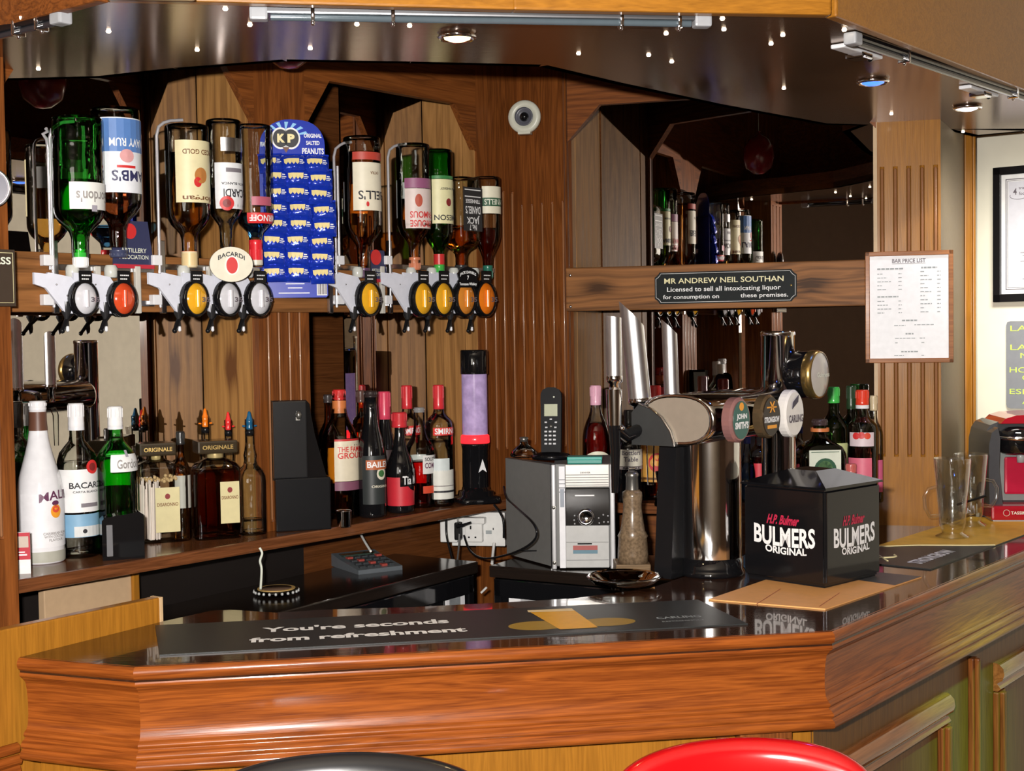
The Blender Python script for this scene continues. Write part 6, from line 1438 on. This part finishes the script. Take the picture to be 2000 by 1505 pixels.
# price list on the honey oak post
nP = Vector((-dP.y, dP.x, 0)); pp = PR0 - nP*.012
a_ = onpl(1690, 600, (pp.x,pp.y,1), nP); b_ = onpl(1862, 600, (pp.x,pp.y,1), nP); zt_ = onpl(1776, 490, (pp.x,pp.y,1), nP).z; zb__ = onpl(1776, 708, (pp.x,pp.y,1), nP).z
w_ = (Vector((b_.x,b_.y,0))-Vector((a_.x,a_.y,0))).length; h_ = zt_-zb__
t = thing('price_list', 'framed white bar price list hanging on the honey oak post', 'sign', (a_.x,a_.y,zb__), AP)
f_ = .011
obj('paper', MB().box(f_*.8, w_-f_*.8, .002, .004, f_*.8, h_-f_*.8), M('list_paper', (.90,.91,.94), .5), t)
for x0, x1, z0, z1 in ((0,f_,0,h_),(w_-f_,w_,0,h_),(0,w_,0,f_),(0,w_,h_-f_,h_)): obj('frame_strip', MB().cbox(x0, x1, -.004, .008, z0, z1, .0015), wood('frame_pine', (.20,.07,.02), (.38,.15,.05), 'X', 1, .4, .1), t)
obj('heading', text(MB(), 'BAR PRICE LIST', w_*.5, h_*.915, w_*.38, h_*.036, flat(.0014), .02).box(w_*.31,w_*.69,.0012,.0016,h_*.888,h_*.891), M('grey_mark'), t)
m = MB(); rr = random.Random(5)
def ln_(x0, x1, z_, hgt=.0032): 
    x = x0
    while x < x1: ww = rr.uniform(.004,.010); m.box(x, min(x+ww, x1), .0012, .0016, z_-hgt/2, z_+hgt/2); x += ww+.0018
ln_(w_*.14, w_*.44, h_*.845, .004); ln_(w_*.64, w_*.82, h_*.85, .004)
for k, zz in enumerate((.80,.765,.73,.695,.66)): ln_(w_*.14, w_*(.20+.05*(k%3)), h_*zz, .002); ln_(w_*.38, w_*.42, h_*zz, .002)
ln_(w_*.14, w_*.38, h_*.595, .0035)
for k, zz in enumerate((.555,.52,.485,.45)): ln_(w_*.14, w_*(.22+.04*(k%3)), h_*zz, .002); ln_(w_*.38, w_*.42, h_*zz, .002)
for k in range(11): ln_(w_*.63, w_*(.68+.04*(k%3)), h_*(.815-.036*k), .002); ln_(w_*.82, w_*.86, h_*(.815-.036*k), .002)
for x0, x1, zz, q_ in ((.42,.60,.38,.0035),(.33,.46,.335,.002),(.56,.78,.34,.002),(.46,.55,.26,.0035),(.34,.58,.22,.002),(.62,.68,.22,.002),(.34,.37,.18,.002),(.64,.68,.18,.002),(.41,.60,.10,.0035),(.33,.44,.065,.002),(.64,.68,.065,.002)): ln_(w_*x0, w_*x1, h_*zz, q_)
obj('list_print', m, M('grey_print'), t)
# certificate and chalkboard on the cream wall
nR = Vector((-dR.y, dR.x, 0))
nR = Vector((-math.sin(AR), math.cos(AR), 0))
def wr_(u, v, o=0): p_ = onpl(u, v, (WR.x - nR.x*o, WR.y - nR.y*o, 1), nR); return (p_-WR).dot(dR), p_.z
xa_, z1_ = wr_(1940, 328, .02); _, z0_ = wr_(1940, 590, .02); wc_ = .30; hc_ = z1_-z0_
o3 = WR + dR*xa_ - nR*.02; t = thing('certificate', 'black framed certificate on the cream wall', 'picture', (o3.x,o3.y,z0_), AR)
fb = .022
for x0, x1, za, zb in ((0,fb,0,hc_),(wc_-fb,wc_,0,hc_),(0,wc_,0,fb),(0,wc_,hc_-fb,hc_)): obj('frame_strip', MB().cbox(x0, x1, -.006, .014, za, zb, .002), BLACK, t)
obj('mount', MB().box(fb*.8, wc_-fb*.8, .002, .006, fb*.8, hc_-fb*.8), PAPER, t)
m = MB()
for k_, th_ in ((.034,.0022),(.039,.001)):
    m.box(k_,k_+th_,.0008,.0018,k_,hc_-k_).box(k_,wc_-k_,.0008,.0018,k_,k_+th_).box(k_,wc_-k_,.0008,.0018,hc_-k_-th_,hc_-k_).box(wc_-k_-th_,wc_-k_,.0008,.0018,k_,hc_-k_)
obj('border_print', m, M('grey_mark'), t)
obj('certificate_field', MB().box(.042, wc_-.042, .0012, .0019, .042, hc_-.042), M('pale_lilac', (.62,.62,.68), .5), t)
m = MB(); text(m, '4', .060, hc_-.070, .010, .018, flat(.0008), .02); text(m, 'training', .090, hc_-.062, .040, .010, flat(.0008)); text(m, 'food', .082, hc_-.076, .022, .009, flat(.0008))
m.tube([(.070+.024*math.cos(i*.35), .0008, hc_-.082+.010*math.sin(i*.35)) for i in range(8,19)], .0007, 4)
for k, zz in enumerate((.135,.127,.119,.111,.062,.057)): m.box(.075+.006*(k%3), .22, .0008, .0012, zz, zz+.0014)
obj('lettering', m, M('grey_mark'), t)
xa_, z1_ = wr_(1965, 627, .008); _, z0_ = wr_(1965, 797, .008); wc_ = .34; hc_ = z1_-z0_
o3 = WR + dR*xa_ - nR*.008; t = thing('chalkboard', 'grey menu board with yellow green chalk lettering below the certificate', 'sign', (o3.x,o3.y,z0_), AR)
pts = [(0+.012,0),(wc_-.012,0),(wc_-.003,.003),(wc_,.012),(wc_,hc_-.012),(wc_-.003,hc_-.003),(wc_-.012,hc_),(.012,hc_),(.003,hc_-.003),(0,hc_-.012),(0,.012),(.003,.003)]
obj('board', MB().prism(pts, 0, .006), M('slate_grey', (.22,.23,.25), .5), t)
m = MB()
zz = lambda v: (wr_(1975, v, .008)[1]-z0_)
for s_, x0, v, ww in (('LATTE',.012,641,.12),('LATTE',.012,678,.12),('MACCHIATO',.040,694,.20),('HOT',.010,722,.07),('CHOCOLATE',.045,737,.20),('ESPRESSO',.010,764,.16),('ALL 2.20',.045,783,.12)):
    text(m, s_, x0+ww/2, zz(v), ww, .015, flat(-.0008), .0)
obj('chalk_lettering', m, M('chalk_yellow', (.60,.80,.12), .7), t)
# left plaque and ring at the left edge
o3 = L(Lp(28, 540, -.03)[0], -.03, 0); zt_ = Lp(10, 487, -.03)[1]; zb__ = Lp(10, 598, -.03)[1]
t = thing('weights_plaque', 'small dark plaque with pale lettering on the left post', 'sign', (o3.x,o3.y,zb__), AL); h_ = zt_-zb__
obj('plate', MB().cbox(-.14, 0, -.004, .0, 0, h_, .001), M('plaque_brown', (.05,.035,.025), .35), t)
obj('border', MB().tube([(-.135,-.0045,.006),(-.005,-.0045,.006),(-.005,-.0045,h_-.006),(-.135,-.0045,h_-.006)], .0008, 4), M('gilt_ink'), t)
obj('lettering', text(MB(), 'GLASS', -.040, h_*.80, .062, .013, flat(-.005), .02), M('pale_ink'), t)
o3 = onpl(-21, 366, L(0,-.035,1), nL); t = thing('round_badge', 'white ringed round badge cut by the left edge', 'badge', tuple(o3), R_(20))
obj('ring', MB().lathe([(.030,0),(.033,-.003),(.036,0),(.033,.003)], 30, T=Matrix.Rotation(PI/2,4,'X')), M('pale_steel'), t); obj('disc', MB().disc((0,.002,0), .031, .031, y1=.006, seg=30), M('badge_violet', (.03,.025,.06), .3), t)

# ------------------------------------------------------------------ dome camera on the corner post
q = onpl(1033, 234, (C0.x,C0.y,1), Vector((-dC.y,dC.x,0))); s = q.y/F
t = thing('security_camera', 'cream round security camera on the corner post', 'camera', (q.x,q.y,q.z), AC*.3)
Rx = Matrix.Rotation(PI/2,4,'X')
obj('housing', MB().lathe([(26*s,-.002),(27*s,.03),(31*s,.045),(32*s,.056),(30*s,.062),(20*s,.063),(17*s,.056),(0,.056)], 36, T=Rx), M('camera_cream', (.60,.60,.50), .35), t)
obj('lens_shade', MB().lathe([(17*s,.062),(18*s,.064),(14*s,.058),(0,.056)], 30, T=Rx), M('shade_grey', (.10,.10,.12), .3), t)
obj('lens', MB().lathe([(9*s,.057),(9*s,.060),(6*s,.066),(0,.068)], 24, T=Rx), BLACKG, t)
obj('bracket', MB().box(-12*s,12*s,-.062,-.040,-33*s,-28*s), MATS['camera_cream'], t)

# ------------------------------------------------------------------ sockets and cables
nC = Vector((-dC.y,dC.x,0))
pw = onz(985, 1100, ZW); 
sp_ = ony(925, 1030, 3.66); fr_off = Vector((0,0,0))
s = 3.62/F; q = ony(925, 1030, 3.60)
t = thing('double_socket', 'white double wall socket with a plug-in adaptor below the shelf end', 'socket', (q.x,q.y,q.z), R_(-10))
obj('backbox', MB().cbox(-44*s, 62*s, .0, .035, -36*s, 30*s, .002), M('socket_white', (.72,.72,.70), .3), t)
ad = obj('adaptor', MB().cbox(-14*s, 20*s, -.022, .0, -26*s, 12*s, .003).cbox(-16*s, 26*s, -.03, .0, 10*s, 22*s, .003), MATS['socket_white'], t)
obj('pin_holes', MB().box(-4*s,-1*s,-.0226,-.021,-1*s,6*s).box(-8*s,-4.5*s,-.0226,-.021,-18*s,-15*s).box(5*s,8.5*s,-.0226,-.021,-18*s,-15*s).box(38*s,40*s,-.0008,.001,-4*s,0), BLACK, ad)
obj('white_adaptor', MB().cbox(-62*s, -28*s, -.030, .01, -26*s, 24*s, .003), MATS['socket_white'], t)
pg = obj('plug', MB().cbox(-32*s, -19*s, -.045, -.018, -20*s, 14*s, .004), BLACK, t)
obj('plug_tail', MB().tube([(-25*s,-.05,8*s),(-14*s,-.055,10*s),(4*s,-.055,16*s)], [.006,.004,.003], 8), BLACK, pg)
obj('shutter_print', MB().box(24*s,36*s,-.0006,.001,-12*s,-5*s), M('grey_print'), t)
def cable(lab, pts, r, mat, name='power_cable', group=None, nsub=6):
    P = [ony(u, v, y) for u, v, y in pts]; out = []
    for i in range(len(P)-1):
        p0, p1, p2, p3 = P[max(i-1,0)], P[i], P[i+1], P[min(i+2,len(P)-1)]
        for k in range(nsub):
            a = k/nsub; out.append(.5*((2*p1)+(-p0+p2)*a+(2*p0-5*p1+4*p2-p3)*a*a+(-p0+3*p1-3*p2+p3)*a**3))
    out.append(P[-1]); o0 = out[0]; o = tag(obj(name, MB().tube([p_-o0 for p_ in out], r, 6), mat), lab, 'cable', group); o.location = o0; return o
cable('black cable looping from the plug across the stereo side', [(906,1045,3.53),(918,1075,3.50),(945,1090,3.42),(990,1083,3.30),(1030,1066,3.20),(1048,1045,3.16),(1040,1020,3.18),(1010,992,3.28),(990,972,3.38),(984,950,3.44)], .0028, BLACK)
cable('black cable hanging left of the white socket', [(871,1010,3.52),(872,1045,3.52),(880,1080,3.50),(884,1096,3.48)], .0028, BLACK)
cable('black flex hanging straight down from the plug', [(897,1042,3.53),(896,1068,3.52),(893,1094,3.48)], .0025, M('grey_cable', (.10,.10,.10), .4))
cable('black flex crossing the white socket to the stereo', [(965,985,3.46),(982,1012,3.44),(984,1050,3.44)], .003, BLACK)
cable('white flex hanging below the right end of the socket', [(965,1060,3.56),(963,1078,3.54),(961,1100,3.50)], .004, MATS['socket_white'])
cable('short white cable end between the two fridges', [(940,1157,3.37),(950,1147,3.36)], .003, MATS['socket_white'], nsub=2)
cable('short white cable behind the calculator', [(704,1042,3.30),(714,1060,3.25),(724,1076,3.20)], .003, MATS['socket_white'], nsub=3)
c_ = cable('white knotted cord hanging from the shelf over the beer mat', [(507,1069,2.93),(512,1080,2.93),(508,1095,2.93),(511,1112,2.93),(509,1150,2.90)], .0028, M('white_cord', (.62,.66,.58), .5), name='hanging_cord')
# calculator and beer mat in a glass dish on the dark worktop
q = onz(722, 1120, ZW); c0 = onz(652, 1082, ZW); c1_ = onz(700, 1122, ZW); c2q = onz(786, 1112, ZW)
a_ = math.atan2((c2q-c1_).y, (c2q-c1_).x); t = thing('calculator', 'grey desk calculator on the black fridge worktop', 'calculator', (c1_.x,c1_.y,ZW), a_); w_ = (c2q-c1_).length; d_ = .15
obj('case', MB().prism([(0,0),(d_,0),(d_,.030),(d_*.7,.022),(0,.010)], 0, w_, T=Matrix.Rotation(PI/2,4,'Z') @ Matrix.Scale(-1,4,(0,1,0))), M('calc_grey', (.10,.115,.13), .35), t)
obj('display', MB().box(w_*.12, w_*.88, d_*.72, d_*.92, .0245, .029), M('calc_screen', (.03,.05,.04), .15), t)
m, m2 = MB(), MB()
for r in range(4):
    for c in range(5): (m2 if (r+c) % 4 == 3 else m).cbox(w_*(.10+.165*c), w_*(.10+.165*c+.12), d_*(.08+.15*r), d_*(.08+.15*r+.10), .011+.0042*r, .0165+.0040*r, .001)
obj('dark_keys', m, M('calc_keys', (.035,.04,.045), .4), t)['kind'] = 'stuff'; obj('red_keys', m2, M('calc_red', (.30,.05,.04), .4), t)['kind'] = 'stuff'
q = onz(540, 1160, ZW); t = thing('glass_ashtray', 'round glass dish with a beaded rim on the black worktop', 'ashtray', (q.x,q.y,ZW)); r_ = 43*q.y/F
obj('dish', MB().lathe([(0,0),(r_*.8,0),(r_*.98,.006),(r_,.012),(r_*.92,.012),(r_*.8,.004),(0,.004)], 32), CLEAR, t)
m = MB()
for i in range(22): m.sphere((r_*math.cos(2*PI*i/22), r_*math.sin(2*PI*i/22), .008), .0035, 6)
obj('beaded_rim', m, M('bead_glass', (.6,.62,.62), .08, .4), t)
t = tag(obj('beer_mat', MB().lathe([(0,.0),(r_*.86,.0),(r_*.86,.0015),(r_*.80,.0016),(0,.0016)], 36, smooth=False), M('mat_gold', (.52,.34,.12), .5)), 'round gold rimmed beer mat lying on the glass dish', 'mat'); t.location = (q.x,q.y,ZW+.0125)
obj('print_field', MB().lathe([(0,.0017),(r_*.70,.0017),(r_*.70,.0019),(0,.0019)], 30), M('mat_brown', (.10,.06,.04), .5), t)
# red balloon above the canopy's back edge
q = ony(563, 70, 2.86); t = thing('red_balloon', 'dark red balloon hanging behind the canopy edge', 'balloon', (q.x,q.y,q.z))
obj('balloon_skin', MB().lathe([(0,-.068),(.02,-.064),(.045,-.045),(.055,-.01),(.052,.03),(.035,.058),(.012,.072),(.004,.080),(.008,.085),(0,.085)], 24), M('balloon_red', (.22,.012,.02), .25, coat=.3), t)
obj('string', MB().tube([(0,0,.085),(.004,0,TOPZ-q.z)], .0012, 5), M('white_cord'), t)
# pale boards seen below the left shelf
a_ = ony(86, 1150, 2.62); b_ = ony(255, 1150, 2.80); d_ = b_-a_; an = math.atan2(d_.y, d_.x)
t = tag(obj('pale_board', MB().cbox(0, d_.length, 0, .018, .6, SHZ-SLAB-.006, .002), M('tan_board', (.50,.34,.20), .6)), 'pale tan board under the left shelf behind the side panel', 'board'); t.matrix_world = fmat(Vector((a_.x,a_.y,0)), an)
obj('edge_batten', MB().cbox(d_.length, d_.length+.016, -.006, .02, .6, SHZ-SLAB-.006, .002), YELLOW('Z'), t)
# ------------------------------------------------------------------ bar stools in front
def stool(px0, px1, vtop, d, skin, lab, rz, tilt, h=.10):
    a_ = ony(px0, vtop, d); b_ = ony(px1, vtop, d); cx_ = (a_.x+b_.x)/2; ztop = ony((px0+px1)/2, vtop, d).z; W_ = (b_.x-a_.x)/2
    t = thing('bar_stool', lab, 'stool', (cx_, d-.20, 0), rz, 'bar stools at the front of the counter')
    m = MB(); nu, nv = 36, 16; vs = []; Rr = W_/math.sin(R_(40))
    for j in range(nv+1):
        ph = 2*PI*j/nv
        for i in range(nu+1):
            u = -1+2*i/nu; th = u*R_(40); e_ = max(0, 1-abs(u)**5)**.5
            x_ = Rr*math.sin(th); y_ = .20 - Rr*(1-math.cos(th))           # bowed: ends come towards the room
            hz = h/2*e_*math.copysign(abs(math.sin(ph))**.6, math.sin(ph)); hy = .024*(.2+.8*e_)*math.cos(ph)
            vs.append((x_+hy*math.sin(th), y_+hy*math.cos(th), ztop-h/2+hz - .020*u*u + tilt*u))
    m.add(vs, [(j*(nu+1)+i, j*(nu+1)+i+1, (j+1)*(nu+1)+i+1, (j+1)*(nu+1)+i) for j in range(nv) for i in range(nu)], True)
    obj('backrest', m, skin, t)
    obj('seat', MB().lathe([(0,.74),(W_*.9,.74),(W_*1.02,.755),(W_*1.05,.785),(W_*.95,.805),(W_*.5,.812),(0,.812)], 36), skin, t)
    for sx in (-1, 1): obj('back_support', MB().tube([(sx*W_*.5,.10,.76),(sx*W_*.55,.17,.82),(sx*W_*.55,.165,ztop-.07)], .009, 8), CHROME, t)
    obj('stem', MB().lathe([(.028,.03),(.028,.45),(.018,.46),(.018,.74)], 20), CHROME, t); obj('base', MB().lathe([(0,0),(.20,0),(.205,.006),(.18,.016),(.05,.03),(.028,.04)], 36), CHROME, t)
    obj('footrest', MB().tube([(.13*math.cos(2*PI*i/24), .13*math.sin(2*PI*i/24), .30) for i in range(25)], .008, 8), CHROME, t)
    return t
stool(1178, 1690, 1440, 1.86, M('red_vinyl', (.42,.004,.006), .16, coat=.6), 'glossy red bar stool back at the bottom right of the counter front', 0, .006)
stool(380, 985, 1468, 1.80, M('black_vinyl', (.012,.012,.013), .28, coat=.3), 'black bar stool back at the bottom left of the counter front', 0, .0)
for o in bpy.data.objects:
    if o.name.split('.')[0] in ('fine_print', 'list_print', 'bar_code', 'small_buttons') and 'category' not in o: o['kind'] = 'stuff'
